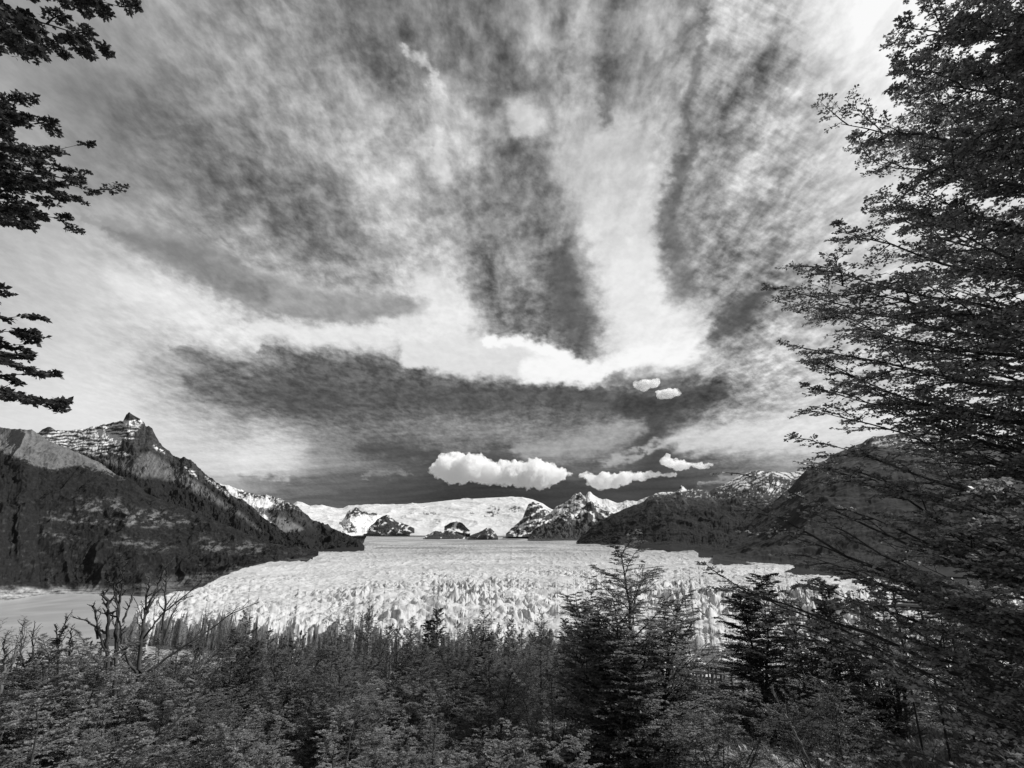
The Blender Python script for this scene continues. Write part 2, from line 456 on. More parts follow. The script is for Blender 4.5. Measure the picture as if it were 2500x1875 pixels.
R2 = R.copy(); R2[:70] = R[:70] + push * (1 - sF[:, None] ** 6)
Xg, Yg = R2 * np.sin(A), R2 * np.cos(A)
G = np.stack([Xg, Yg, Z], -1)
# the left and right margins, where the ice thins out against the moraines
qx_, qy_ = project(G)
mx = [-900, 300, 345, 430, 480, 520, 560, 600, 640, 700, 755, 775, 800, 885, 900, 960]
my = [1900, 1560, 1462, 1441, 1434, 1415, 1396, 1382, 1373, 1362, 1355, 1344, 1338, 1326, 1290, 1200]
rx_ = [1380, 1400, 1420, 1500, 1640, 1690, 1705, 1660, 1720, 1815, 1900, 2000, 2110, 2300, 2800]
ry_ = [1200, 1300, 1321, 1323, 1328, 1338, 1348, 1358, 1358, 1368, 1374, 1382, 1402, 1410, 1420]
wob = 3 * fbm(qx_ / 30, qy_ / 9, 4, 60)
sink = np.maximum(sstep(4, -5, qy_ + wob - np.interp(qx_, mx, my)), sstep(3, -3, qy_ + .6 * wob - np.interp(qx_, rx_, ry_)) * (qx_ > 1395))
sink = np.where(R > 12500, 0, sink)
G[..., 2] = lerp(G[..., 2], -25.0, sink ** 1.5)
m, t, b = material('glacier_ice')
geo = t.node('ShaderNodeNewGeometry'); pos = geo.outputs['Position']
n1 = t.noise(t.scale(pos, 1, .45, 1.6), .02, 6, .6); n2 = t.noise(pos, .3, 4, .6)
dirt_and_shade = t.node('ShaderNodeAttribute', attribute_name='dirt_and_shade').outputs['Fac']
base = t.m('MULTIPLY', t.mr(n1, .3, .7, .47, .60), t.mr(n2, .3, .7, .92, 1.06))
base = t.mix(dirt_and_shade, base, .16)
t.l.new(grey(t, base), b.inputs['Base Color'])
b.inputs['Roughness'].default_value = .55; b.inputs['Specular IOR Level'].default_value = .3
bn = t.node('ShaderNodeBump'); bn.inputs['Strength'].default_value = .5; bn.inputs['Distance'].default_value = 1.0
t.l.new(t.noise(pos, .16, 5, .6), bn.inputs['Height']); t.l.new(bn.outputs[0], b.inputs['Normal'])
ppx, ppy = project(G)
arc = np.hypot(Xg - 300, (Yg - 200) * .8); ogive = np.sin(arc / 62 + 2.2 * fbm(Xg / 500, Yg / 500, 3, 66))
dirt_and_shade = .16 * sstep(.1, .9, ogive) * sstep(900, 1600, R) + .26 * sstep(1500, 3200, R) + .45 * sstep(-.05, .4, bands) * sstep(2000, 4200, R) * (1 - .6 * sstep(9000, 12000, R)) + .25 * sstep(.1, .6, fold) * sstep(1200, 2500, R)
dirt_and_shade = dirt_and_shade + .18 * (1 - crev) * near  # shade of the near clefts, painted in on top of the dirt
keep = ppx > -1e9
glacier_me = grid_mesh('glacier', G, {'dirt_and_shade': np.clip(dirt_and_shade, 0, .8)})
tag(mesh_obj('glacier', glacier_me, m), kind='structure')

# ---------------------------------------------------------------- lake and ground under it
bm_v = np.array([[-6000, -200, 0], [9000, -200, 0], [9000, 16000, 0], [-6000, 16000, 0]], float)
m, t, b = material('lake_water')
pos = t.node('ShaderNodeNewGeometry').outputs['Position']
sw = t.noise(t.scale(pos, 1, .45), .004, 4, .5, 2.5)
t.l.new(grey(t, t.mr(sw, .3, .7, .40, .56)), b.inputs['Base Color'])
b.inputs['Roughness'].default_value = .22; b.inputs['Specular IOR Level'].default_value = .4
bn = t.node('ShaderNodeBump'); bn.inputs['Strength'].default_value = .25; bn.inputs['Distance'].default_value = .6
t.l.new(t.noise(pos, .12, 3, .6), bn.inputs['Height']); t.l.new(bn.outputs[0], b.inputs['Normal'])
tag(mesh_obj('lake_water', raw_mesh('lake_water', bm_v, [[0, 1, 2, 3]]), m), kind='structure')

# ---------------------------------------------------------------- mountains
RK = .55
def mountain(name, ridge, base, Dr, Db, n=500, rows=240, prof=1.25, rough=60, rscale=500, jag=6, back=.35, seed=0, mat=None, albf=None, gully=1.0, lake=False, base_on_ice=True, round_=0.0):
    """ridge, base: photo pixels of the skyline and the foot; Dr, Db: distances in metres along them"""
    rx, ry = np.array(ridge, float).T; bx, by = np.array(base, float).T
    s = np.linspace(0, 1, n)
    X = lerp(rx[0], rx[-1], s)
    yr = np.interp(X, rx, ry); 
    xb = lerp(bx[0], bx[-1], s); yb = np.interp(xb, bx, by)
    dr = np.interp(s, np.linspace(0, 1, len(Dr)), Dr); db = np.interp(s, np.linspace(0, 1, len(Db)), Db)
    if lake:
        dl = 128.6 / -ray(np.minimum(xb, 430), np.interp(np.minimum(xb, 430), bx, by))[:, 2]
        db = lerp(dl, 2050, sstep(420, 640, xb))
        print('lake shore', dl[0], dl[-1])
    Pr = place(X, yr, dr); Pb = place(xb, yb, db)
    nb = int(rows * .22)
    v = np.concatenate([np.linspace(-.22, 0, 12)[:-1], np.linspace(0, 1, rows), 1 + np.linspace(0, back, nb)[1:]])
    V = v[:, None]
    kk = max(3, n // 14); kern = np.hanning(2 * kk + 1); kern /= kern.sum()
    Ps = np.stack([np.convolve(np.pad(Pr[:, c], kk, mode='reflect', reflect_type='odd'), kern, 'valid') for c in range(3)], -1)
    Pr3 = lerp(Ps[None], Pr[None], np.clip(V, 0, 1)[..., None] ** 5)
    XY = Pb[None, :, :2] + (Pr3 - Pb)[..., :2] * np.where(V < 0, V * .35, V)[..., None]
    z = Pb[:, 2][None] + (Pr3 - Pb)[..., 2] * np.where(V <= 1, np.abs(np.maximum(V, 0)) ** prof * (1 - round_) + round_ * np.sin(np.clip(V, -1, 1) * np.pi / 2), 1)
    z = z + np.minimum(V, 0) * (60 if lake else 110)
    z = np.where(V > 1, Pr[:, 2][None] * (1 - ((V - 1) / back) ** 1.4 * .8), z)
    x, y = XY[..., 0], XY[..., 1]
    env = np.clip(V / .12, 0, 1) * np.clip((1 - V) / .10, 0, 1) * (V > 0) + (V > 1) * 0
    env = env * np.clip(np.minimum(s, 1 - s) / .05, .05, 1)[None]
    L = np.hypot(*(np.gradient(Pr[:, 0]), np.gradient(Pr[:, 1]))).cumsum()
    gl = ridged(L[None] / rscale + .5 * fbm(x / rscale, y / rscale, 3, seed), V * 1.6 + 0 * x, 5, seed + 1, .46) - .4
    rg = ridged(x / rscale * 1.4 + 3, y / rscale * 1.4, 6, seed + 2, .48) - .4
    z = z + env * (RK * rough * gully * gl + RK * rough * .8 * rg + rough * .10 * fbm(x / rscale * 9, y / rscale * 9, 4, seed + 6, .6))
    z = z + jag * fbm(L[None] / (rscale * .16), V * 9, 5, seed + 3, .6) * np.clip(V / .1, 0, 1) * (V <= 1.001)
    P3 = np.stack([x, y, z], -1)
    qx, qy = project(P3)
    at = {'alb': albf(qx, qy, V + 0 * x, P3, gl, rg, L)} if albf else None
    o = mesh_obj(name, grid_mesh(name, P3, at), mat, smooth=False)
    tag(o, kind='structure')
    return o

rock_mat = attr_mat('mountain_rock', nscale=.03, namp=.35)
snow_rock_mat = attr_mat('snow_and_rock', nscale=.01, namp=.12, rough=.7)

def slope_shade(P3):
    gz = np.gradient(P3[..., 2], axis=0) / (np.hypot(np.gradient(P3[..., 0], axis=0), np.gradient(P3[..., 1], axis=0)) + 1e-3)
    return gz

def poly_mask(qx, qy, pts, soft=8.0):
    """1 inside a convex-ish outline, by signed distance to its edges"""
    inside = np.zeros(qx.shape, bool); d = np.full(qx.shape, 1e9)
    n = len(pts)
    for i in range(n):
        x0, y0 = pts[i]; x1, y1 = pts[(i + 1) % n]
        c = ((y0 > qy) != (y1 > qy)) & (qx < (x1 - x0) * (qy - y0) / ((y1 - y0) or 1e-9) + x0)
        inside ^= c
        h = np.clip(((qx - x0) * (x1 - x0) + (qy - y0) * (y1 - y0)) / ((x1 - x0) ** 2 + (y1 - y0) ** 2 + 1e-9), 0, 1)
        d = np.minimum(d, np.hypot(qx - x0 - h * (x1 - x0), qy - y0 - h * (y1 - y0)))
    return sstep(-soft, soft, np.where(inside, d, -d))

FOREST, ROCK, SCREE, PALE, SNOW = .015, .04, .125, .24, .66

def alb_peak(qx, qy, V, P3, gl, rg, L):
    n1 = fbm(qx / 40, qy / 18, 5, 71, .6); n2 = fbm(qx / 9, qy / 5, 4, 72, .6)
    a = np.full(qx.shape, FOREST) * (1 + .5 * n2)
    w1, w2 = qx + 12 * n1, qy + 9 * n1
    # treeline: bare scree above a slanting line
    scr = poly_mask(w1, w2, [(240, 1122), (330, 1110), (372, 1106), (430, 1140), (520, 1205), (600, 1262), (640, 1300), (585, 1258), (520, 1225), (470, 1198), (420, 1172), (385, 1170), (330, 1160), (290, 1140)], 7)
    streaks = sstep(-.3, .5, fbm(qx / 7 + qy / 11, (qx - qy) / 60, 4, 73, .6))
    a = lerp(a, SCREE * (.65 + .5 * streaks), scr * sstep(-.5, .1, n1 + .3))
    top = poly_mask(w1, w2, [(60, 1000), (420, 990), (700, 1250), (640, 1262), (520, 1190), (440, 1150), (350, 1085), (340, 1130), (230, 1118), (60, 1100)], 6)
    a = lerp(a, ROCK * (.7 + .6 * sstep(-.3, .4, n2)), top)
    # snow lying on the ledges of the bedded summit block
    st = np.mod(qy + .10 * qx + 7 * fbm(qx / 55, qy / 30, 3, 75) + 2.5 * n2, 8.5) / 8.5
    led = sstep(.40, .25, np.abs(st - .5)) * sstep(-.35, .2, fbm(qx / 30, qy / 6, 4, 76) + .12)
    z1 = poly_mask(w1, w2, [(92, 1052), (300, 1028), (345, 1032), (335, 1060), (300, 1075), (290, 1100), (240, 1112), (110, 1078)], 5)
    big = poly_mask(qx + 4 * n2, qy + 4 * n2, [(232, 1048), (262, 1056), (300, 1068), (296, 1080), (272, 1078), (240, 1064)], 3)
    sn = np.maximum(z1 * led * .95, big)
    sn = np.maximum(sn, poly_mask(qx + 3 * n2, qy + 3 * n2, [(300, 1030), (345, 1024), (350, 1034), (335, 1042), (305, 1038)], 2) * sstep(-.3, .2, n1 + n2))
    for bl in ([(452, 1140), (475, 1150), (480, 1166), (462, 1156)], [(374, 1085), (398, 1098), (402, 1108), (380, 1098)], [(500, 1160), (560, 1205), (556, 1210), (505, 1172)], [(270, 1100), (320, 1108), (312, 1112), (275, 1108)]):
        sn = np.maximum(sn, poly_mask(qx + 6 * n2, qy + 6 * n2, bl, 3) * sstep(-.1, .3, fbm(qx / 7, qy / 4, 3, 78) + .1))
    return np.clip(lerp(a, SNOW, sn), .012, .85)

PEAK = [(60, 1062), (94, 1056), (104, 1047), (114, 1043), (123, 1045), (134, 1050), (163, 1051), (191, 1048), (212, 1046), (226, 1041), (244, 1040), (252, 1036), (260, 1036), (275, 1031), (301, 1027), (304, 1020), (308, 1013), (313, 1010), (317, 1007), (322, 1010), (327, 1013), (334, 1017), (340, 1023), (352, 1031), (356, 1040), (362, 1041), (372, 1048), (377, 1056), (382, 1066), (390, 1080), (398, 1090), (407, 1096), (427, 1115), (440, 1118), (452, 1117), (463, 1122), (472, 1127), (480, 1137), (488, 1143), (504, 1160), (518, 1168), (529, 1178), (545, 1187), (557, 1198), (566, 1209), (574, 1214), (590, 1219), (602, 1227), (615, 1236), (627, 1247), (636, 1258), (651, 1269), (668, 1282), (683, 1292), (700, 1303), (716, 1312), (740, 1329), (765, 1348)]
mountain('mountain', PEAK, [(60, 1400), (250, 1400), (470, 1390), (560, 1383), (650, 1368), (765, 1350)], [5600, 5200, 4600, 3700, 2900], [3300, 2950, 2700, 2450, 2400],
         n=760, rows=420, prof=1.2, rough=75, rscale=520, jag=14, seed=3, mat=rock_mat, albf=alb_peak)

def alb_shoulder(qx, qy, V, P3, gl, rg, L):
    n1 = fbm(qx / 45, qy / 20, 5, 81, .6); n2 = fbm(qx / 8, qy / 5, 4, 82, .6); n3 = fbm(qx / 22, qy / 14, 4, 83, .6)
    a = np.full(qx.shape, FOREST) * (1 + .7 * n2)
    scr = poly_mask(qx + 8 * n1, qy + 10 * n1 + 8 * n2, [(-200, 940), (90, 1040), (300, 1165), (250, 1150), (200, 1135), (175, 1138), (130, 1150), (80, 1132), (20, 1108), (-30, 1085), (-200, 1060)], 4)
    a = lerp(a, SCREE * 1.15 * (1 + .18 * n1), scr)
    # pale rock bands that break through the forest half way down
    for c in ([(190, 1225), (250, 1218), (300, 1222), (280, 1245), (200, 1260)], [(110, 1255), (240, 1268), (400, 1270), (395, 1284), (260, 1284), (120, 1268)], [(290, 1240), (400, 1250), (480, 1275), (420, 1284), (300, 1278)], [(480, 1310), (540, 1325), (560, 1345), (500, 1350)], [(260, 1320), (300, 1312), (420, 1335), (400, 1345)], [(90, 1300), (180, 1310), (170, 1322), (90, 1316)], [(560, 1320), (640, 1330), (640, 1345), (580, 1348)]):
        a = lerp(a, PALE * .75, poly_mask(qx + 26 * n1 + 8 * n2, qy + 12 * n1 + 5 * n2, c, 10) * sstep(-.1, .35, fbm(qx / 26 + qy / 60, qy / 12, 6, 84, .66)) * .8 )
    a = lerp(a, ROCK * 1.2, sstep(.25, .7, n3) * sstep(1200, 1240, qy) * .8)
    # bare shore and moraine at the foot
    sh = sstep(1428, 1444, qy + 8 * n1) * (qx < 300) + sstep(0, 14, qy - np.interp(qx, [250, 345, 420, 500, 560, 640, 700, 760], [1436, 1418, 1404, 1392, 1380, 1372, 1362, 1352]) + 5 * n1) * (qx >= 300)
    a = lerp(a, lerp(.07, .24, sstep(330, 200, qx)) * (1 + .5 * n2 + .9 * fbm(qx / 40, qy / 4, 4, 88)), np.clip(sh, 0, 1))
    return np.clip(a, .012, .7)

SHOULDER = [(-420, 985), (-200, 1010), (-60, 1030), (0, 1043), (20, 1046), (70, 1049), (78, 1048), (85, 1053), (95, 1060), (110, 1071), (140, 1085), (180, 1101), (210, 1114), (245, 1130), (268, 1147), (285, 1160), (325, 1172), (358, 1205), (400, 1222), (450, 1240), (520, 1270), (580, 1292), (640, 1322), (700, 1334), (755, 1342), (778, 1345)]
mountain('mountain', SHOULDER, [(-420, 1476), (0, 1466), (70, 1456), (100, 1450), (180, 1448), (260, 1450), (345, 1455), (400, 1452), (430, 1446), (480, 1436), (560, 1399), (640, 1383), (700, 1370), (745, 1360), (762, 1352), (778, 1346)],
         [5200, 4600, 3600, 3200, 2900, 2600], [1450, 1560, 1750, 1900, 2000, 2050, 2200], n=900, rows=420, prof=1.15, rough=70, rscale=300, jag=5, seed=13, mat=rock_mat, albf=alb_shoulder, lake=True)

def alb_m3(qx, qy, V, P3, gl, rg, L):
    n1 = fbm(qx / 20, qy / 12, 5, 91, .6); n2 = fbm(qx / 6, qy / 5, 4, 92, .6)
    a = np.full(qx.shape, ROCK) * (1 + .5 * n2)
    a = lerp(a, FOREST, sstep(1275, 1300, qy + 8 * n1))
    a = lerp(a, PALE * .6, poly_mask(qx + 9 * n1, qy + 7 * n1, [(655, 1262), (690, 1262), (740, 1290), (700, 1300), (672, 1292)], 5))
    sn = poly_mask(qx + 8 * n1, qy + 4 * n2, [(500, 1170), (600, 1190), (690, 1210), (690, 1222), (655, 1240), (662, 1280), (640, 1265), (560, 1210)], 3)
    rk = poly_mask(qx + 6 * n2, qy + 4 * n2, [(578, 1198), (600, 1198), (700, 1216), (740, 1240), (700, 1238), (640, 1218), (585, 1216)], 2)
    sn = sn * (1 - rk * sstep(-.4, .1, n2 + n1))
    sn = np.maximum(sn, sstep(.15, .4, n2) * sstep(1252, 1225, qy) * (qx > 660) * .9)
    return np.clip(lerp(a, SNOW, sn), .012, .85)
mountain('mountain', [(470, 1168), (545, 1183), (560, 1186), (577, 1193), (590, 1196), (605, 1203), (622, 1206), (640, 1208), (663, 1210), (672, 1215), (683, 1216), (692, 1222), (703, 1226), (715, 1230), (728, 1238), (744, 1253), (752, 1258), (760, 1267), (770, 1273), (781, 1277), (790, 1281), (801, 1279), (809, 1289), (818, 1292), (825, 1295), (838, 1301), (850, 1305), (865, 1315), (878, 1322), (890, 1334)],
         [(470, 1360), (600, 1360), (765, 1347), (800, 1341), (840, 1337), (890, 1335)], [5600, 5000, 4000], [3400, 3000, 3300], n=420, rows=260, rough=90, rscale=420, jag=10, seed=23, mat=rock_mat, albf=alb_m3)

def alb_snow(rocks=(), hi=.60):
    def f(qx, qy, V, P3, gl, rg, L):
        n1 = fbm(qx / 18, qy / 10, 5, 101, .6); n2 = fbm(qx / 5, qy / 4, 4, 102, .6)
        a = np.full(qx.shape, hi) * (1 + .10 * n1 + .10 * fbm(qx / 60, qy / 8, 4, 104))
        for c, dens in rocks:
            a = lerp(a, ROCK * (1 + .5 * n2), poly_mask(qx + 5 * n1 + 3 * n2, qy + 3 * n1 + 2 * n2, c, 3) * sstep(-.25 + dens, .15 + dens, fbm(qx / 9, qy / 6, 5, 103, .65)))
        return np.clip(a, .03, .86)
    return f
def alb_rock(snow=.3, floor=9999, ang=0.0):
    def f(qx, qy, V, P3, gl, rg, L):
        n2 = fbm(qx / 6, qy / 5, 4, 112, .6)
        a = ROCK * .9 * (1 + .5 * n2)
        s = sstep(-.05, .14, ridged(qx / 34 + ang * qy / 22, qy / 24, 6, 113, .62) - .42 + snow * .5 + .25 * n2) * sstep(floor, floor - 22, qy)
        return np.clip(lerp(a, SNOW, s), .02, .85)
    return f
# the icefield and its snow peaks; its cloud cap is shaped as a snow dome
mountain('icefield', [(640, 1250), (700, 1240), (725, 1224), (738, 1226), (752, 1233), (765, 1238), (785, 1232), (796, 1236), (815, 1240), (835, 1246), (850, 1236), (900, 1233), (960, 1232), (1030, 1229), (1100, 1221), (1180, 1216), (1240, 1213), (1275, 1214), (1300, 1219), (1325, 1229), (1345, 1243), (1365, 1252), (1440, 1262), (1520, 1262)],
         [(640, 1306), (800, 1304), (950, 1303), (1200, 1305), (1520, 1312)], [16500, 17500, 18500, 17000], [9500, 10000, 10000, 9000], n=700, rows=240, prof=1.0, rough=105, rscale=1300, jag=1, seed=33, round_=.5,
         mat=snow_rock_mat, albf=alb_snow([([(1030, 1248), (1060, 1250), (1075, 1257), (1035, 1256)], .0), ([(1060, 1268), (1075, 1268), (1072, 1273)], -.2), ([(1195, 1232), (1225, 1240), (1215, 1262), (1180, 1262)], .15), ([(1242, 1235), (1262, 1233), (1280, 1248), (1245, 1250)], .1), ([(1145, 1250), (1160, 1252), (1150, 1258)], 0)]))
mountain('mountain', [(812, 1300), (822, 1288), (832, 1276), (842, 1262), (848, 1250), (856, 1244), (864, 1240), (870, 1238), (878, 1243), (884, 1249), (892, 1248), (900, 1254), (912, 1251), (922, 1253), (930, 1260), (940, 1262), (955, 1270), (975, 1284), (1000, 1296)], [(812, 1304), (900, 1306), (1000, 1303)], [11500, 11500], [9600, 9800], n=260, rows=150, rough=90, rscale=500, jag=14, seed=43,
         mat=snow_rock_mat, albf=alb_snow([([(840, 1262), (870, 1236), (890, 1248), (930, 1252), (935, 1258), (880, 1256), (845, 1268)], -.25), ([(825, 1280), (862, 1276), (872, 1300), (820, 1302)], .0)], .78))
mountain('mountain', [(888, 1303), (897, 1294), (905, 1284), (915, 1275), (924, 1266), (934, 1260), (944, 1257), (952, 1259), (960, 1266), (968, 1274), (978, 1276), (990, 1280), (1000, 1284), (1012, 1290)], [(888, 1304), (950, 1303), (1012, 1298)], [10500, 10500], [9400, 9500], n=180, rows=110, rough=70, rscale=400, jag=12, seed=53,
         mat=snow_rock_mat, albf=alb_rock(-.25))
for k, (rg_, bs_, D0, sn_) in enumerate([
    ([(1038, 1308), (1050, 1303), (1062, 1296), (1072, 1297), (1085, 1300), (1095, 1294), (1105, 1297), (1120, 1303), (1142, 1313)], [(1038, 1311), (1142, 1316)], 7600, -.35),
    ([(1143, 1311), (1155, 1304), (1168, 1300), (1180, 1294), (1188, 1289), (1198, 1290), (1206, 1297), (1216, 1310)], [(1143, 1313), (1216, 1313)], 7300, -.35),
    ([(1085, 1285), (1100, 1276), (1115, 1273), (1128, 1276), (1136, 1285), (1148, 1296)], [(1085, 1292), (1148, 1299)], 8600, .15)]):
    mountain('rock_outcrop', rg_, bs_, [D0 + 400, D0 + 400], [D0 - 200, D0 - 200], n=110, rows=60, rough=22, rscale=160, jag=8, seed=61 + k, mat=snow_rock_mat, albf=alb_rock(sn_))
mountain('mountain', [(1235, 1303), (1250, 1290), (1262, 1280), (1275, 1268), (1281, 1252), (1286, 1240), (1290, 1230), (1296, 1227), (1302, 1225), (1308, 1229), (1316, 1228), (1322, 1236), (1330, 1240), (1337, 1246), (1344, 1252), (1352, 1262), (1362, 1276), (1372, 1290)], [(1235, 1306), (1300, 1306), (1372, 1308)], [9300, 9300], [7800, 7800], n=260, rows=180, rough=120, rscale=420, jag=16, seed=73,
         mat=snow_rock_mat, albf=alb_rock(.10, ang=.5))
mountain('mountain', [(1330, 1262), (1350, 1246), (1358, 1236), (1370, 1232), (1380, 1226), (1388, 1222), (1396, 1212), (1404, 1204), (1410, 1206), (1416, 1201), (1422, 1208), (1430, 1211), (1436, 1201), (1441, 1200), (1450, 1209), (1460, 1215), (1470, 1219), (1480, 1218), (1492, 1222), (1506, 1228), (1520, 1226), (1530, 1221), (1545, 1223), (1556, 1224), (1570, 1217), (1585, 1212), (1610, 1206), (1700, 1200)], [(1330, 1300), (1500, 1310), (1700, 1310)], [12500, 12500, 12500], [9600, 9600, 9600], n=400, rows=200, rough=160, rscale=700, jag=16, seed=83,
         mat=snow_rock_mat, albf=alb_snow([([(1355, 1236), (1416, 1203), (1430, 1225), (1440, 1250), (1350, 1262)], .12), ([(1400, 1205), (1420, 1205), (1440, 1235), (1428, 1236)], -.2)]))
mountain('mountain', [(1290, 1312), (1300, 1298), (1312, 1288), (1325, 1280), (1340, 1276), (1355, 1270), (1366, 1260), (1374, 1252), (1382, 1247), (1390, 1250), (1398, 1256), (1406, 1262), (1414, 1252), (1420, 1241), (1428, 1235), (1436, 1226), (1444, 1222), (1450, 1230), (1458, 1236), (1466, 1242), (1480, 1248), (1495, 1252), (1520, 1262), (1560, 1280)], [(1290, 1316), (1400, 1317), (1560, 1317)], [8000, 8200, 8000], [6600, 6600, 6600], n=360, rows=220, rough=120, rscale=420, jag=16, seed=93,
         mat=snow_rock_mat, albf=alb_rock(.05, floor=1285, ang=-.6))

def alb_right(qx, qy, V, P3, gl, rg, L):
    n1 = fbm(qx / 35, qy / 18, 5, 121, .6); n2 = fbm(qx / 7, qy / 5, 4, 122, .6)
    a = np.full(qx.shape, FOREST) * (1 + .35 * n2)
    a = lerp(a, ROCK * 1.1, sstep(1245, 1200, qy + 14 * n1))
    a = lerp(a, SCREE * .7, sstep(.25, .7, fbm(qx / 14 - qy / 18, (qx + qy) / 60, 5, 123)) * sstep(1290, 1220, qy) * .7)
    z1 = poly_mask(qx + 6 * n1, qy + 4 * n1, [(1750, 1190), (1800, 1160), (1850, 1146), (1885, 1150), (1872, 1168), (1830, 1192), (1790, 1200)], 5)
    st = np.mod(qy * 1.0 + .42 * qx + 8 * fbm(qx / 40, qy / 30, 3, 125) + 3 * n2, 9) / 9
    sn = z1 * sstep(.36, .18, np.abs(st - .5)) * sstep(-.3, .1, n1 + .1)
    z2 = poly_mask(qx + 6 * n1, qy + 4 * n1, [(1890, 1150), (1985, 1140), (1975, 1162), (1935, 1172), (1890, 1162)], 4)
    st2 = np.mod(qy - .28 * qx + 6 * fbm(qx / 40, qy / 30, 3, 126) + 2 * n2, 8) / 8
    sn = np.maximum(sn, z2 * sstep(.38, .2, np.abs(st2 - .5)))
    z3 = poly_mask(qx + 6 * n1, qy + 4 * n1, [(1868, 1172), (1905, 1178), (1910, 1195), (1885, 1206), (1862, 1190)], 3)
    sn = np.maximum(sn, z3 * sstep(.02, .2, fbm(qx / 5 + qy / 9, qy / 14, 4, 127)))
    sn = np.maximum(sn, poly_mask(qx + 4 * n1, qy + 2 * n2, [(1590, 1203), (1650, 1198), (1672, 1184), (1690, 1194), (1680, 1198), (1630, 1206), (1590, 1210)], 2) * sstep(-.3, 0, n2))
    sn = np.maximum(sn, sstep(.33, .45, n2 + .2 * n1) * sstep(1225, 1200, qy) * .8)
    return np.clip(lerp(a, SNOW * .95, sn), .012, .85)
mountain('mountain', [(1404, 1327), (1412, 1318), (1422, 1308), (1436, 1297), (1450, 1284), (1464, 1274), (1478, 1265), (1490, 1258), (1500, 1253), (1512, 1248), (1530, 1240), (1550, 1232), (1562, 1229), (1572, 1224), (1582, 1214), (1592, 1209), (1605, 1203), (1620, 1201), (1640, 1201), (1653, 1200), (1657, 1193), (1663, 1186), (1670, 1189), (1677, 1195), (1686, 1196), (1698, 1192), (1710, 1193), (1722, 1196), (1732, 1199), (1745, 1192), (1760, 1186), (1775, 1178), (1790, 1170), (1805, 1161), (1820, 1155), (1835, 1151), (1850, 1148), (1862, 1149), (1872, 1152), (1885, 1150), (1900, 1152), (1930, 1154), (1950, 1151), (1970, 1145), (2000, 1140), (2100, 1130)],
         [(1404, 1329), (1500, 1330), (1600, 1332), (1640, 1334), (1690, 1344), (1730, 1352), (1800, 1366), (2100, 1375)], [5600, 6200, 6800, 6800], [5000, 3300, 2700, 2500], n=700, rows=320, prof=1.15, rough=85, rscale=700, jag=9, seed=103, mat=rock_mat, albf=alb_right)

def alb_big(qx, qy, V, P3, gl, rg, L):
    n1 = fbm(qx / 45, qy / 18, 5, 131, .6); n2 = fbm(qx / 7, qy / 5, 4, 132, .6)
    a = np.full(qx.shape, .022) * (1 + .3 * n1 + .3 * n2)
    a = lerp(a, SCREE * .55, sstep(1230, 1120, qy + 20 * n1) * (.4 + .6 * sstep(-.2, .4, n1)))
    st = fbm(qx / 30 + qy / 14, qy / 12, 5, 133, .6)
    sn = poly_mask(qx + 9 * n1, qy + 6 * n1, [(2130, 1080), (2210, 1060), (2300, 1060), (2350, 1085), (2300, 1105), (2200, 1100)], 6) * sstep(.02, .2, st)
    sn = np.maximum(sn, sstep(.3, .42, n2 + .2 * n1) * sstep(12, 2, qy - np.interp(qx, [1960, 2040, 2110], [1150, 1110, 1082])) )
    return np.clip(lerp(a, SNOW, sn), .012, .85)
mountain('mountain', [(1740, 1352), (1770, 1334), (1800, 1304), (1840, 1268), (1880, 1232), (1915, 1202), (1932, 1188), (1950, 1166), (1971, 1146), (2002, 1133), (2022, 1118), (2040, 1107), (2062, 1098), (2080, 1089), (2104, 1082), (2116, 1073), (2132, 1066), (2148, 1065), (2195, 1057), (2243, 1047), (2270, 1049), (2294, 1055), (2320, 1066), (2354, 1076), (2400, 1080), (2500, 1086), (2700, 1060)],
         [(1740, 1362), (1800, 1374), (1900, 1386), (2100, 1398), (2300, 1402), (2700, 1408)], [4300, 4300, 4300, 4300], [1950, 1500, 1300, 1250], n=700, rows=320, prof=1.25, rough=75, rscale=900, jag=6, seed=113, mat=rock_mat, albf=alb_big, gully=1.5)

# ---------------------------------------------------------------- cumulus clouds
m, t, b = material('cloud_vapour'); t.n.remove(b)
vs = t.node('ShaderNodeVolumeScatter'); vs.inputs['Color'].default_value = (1, 1, 1, 1); vs.inputs['Density'].default_value = .02; vs.inputs['Anisotropy'].default_value = 0.0
vp = t.node('ShaderNodeNewGeometry').outputs['Position']
t.l.new(t.mr(t.noise(vp, .009, 5, .62), .36, .60, .0, .034), vs.inputs['Density'])
t.l.new(vs.outputs[0], t.n['Material Output'].inputs['Volume'])
cloud_mat = m
tx1 = bpy.data.textures.new('puffs', 'CLOUDS'); tx1.noise_scale = 150; tx1.noise_depth = 3
tx2 = bpy.data.textures.new('wisps', 'CLOUDS'); tx2.noise_scale = 36; tx2.noise_depth = 5
_ico = None
def ico_unit():
    import bmesh
    bm = bmesh.new(); bmesh.ops.create_icosphere(bm, subdivisions=2, radius=1)
    v = np.array([x.co[:] for x in bm.verts]); f = np.array([[x.index for x in p.verts] for p in bm.faces]); bm.free()
    return v, f
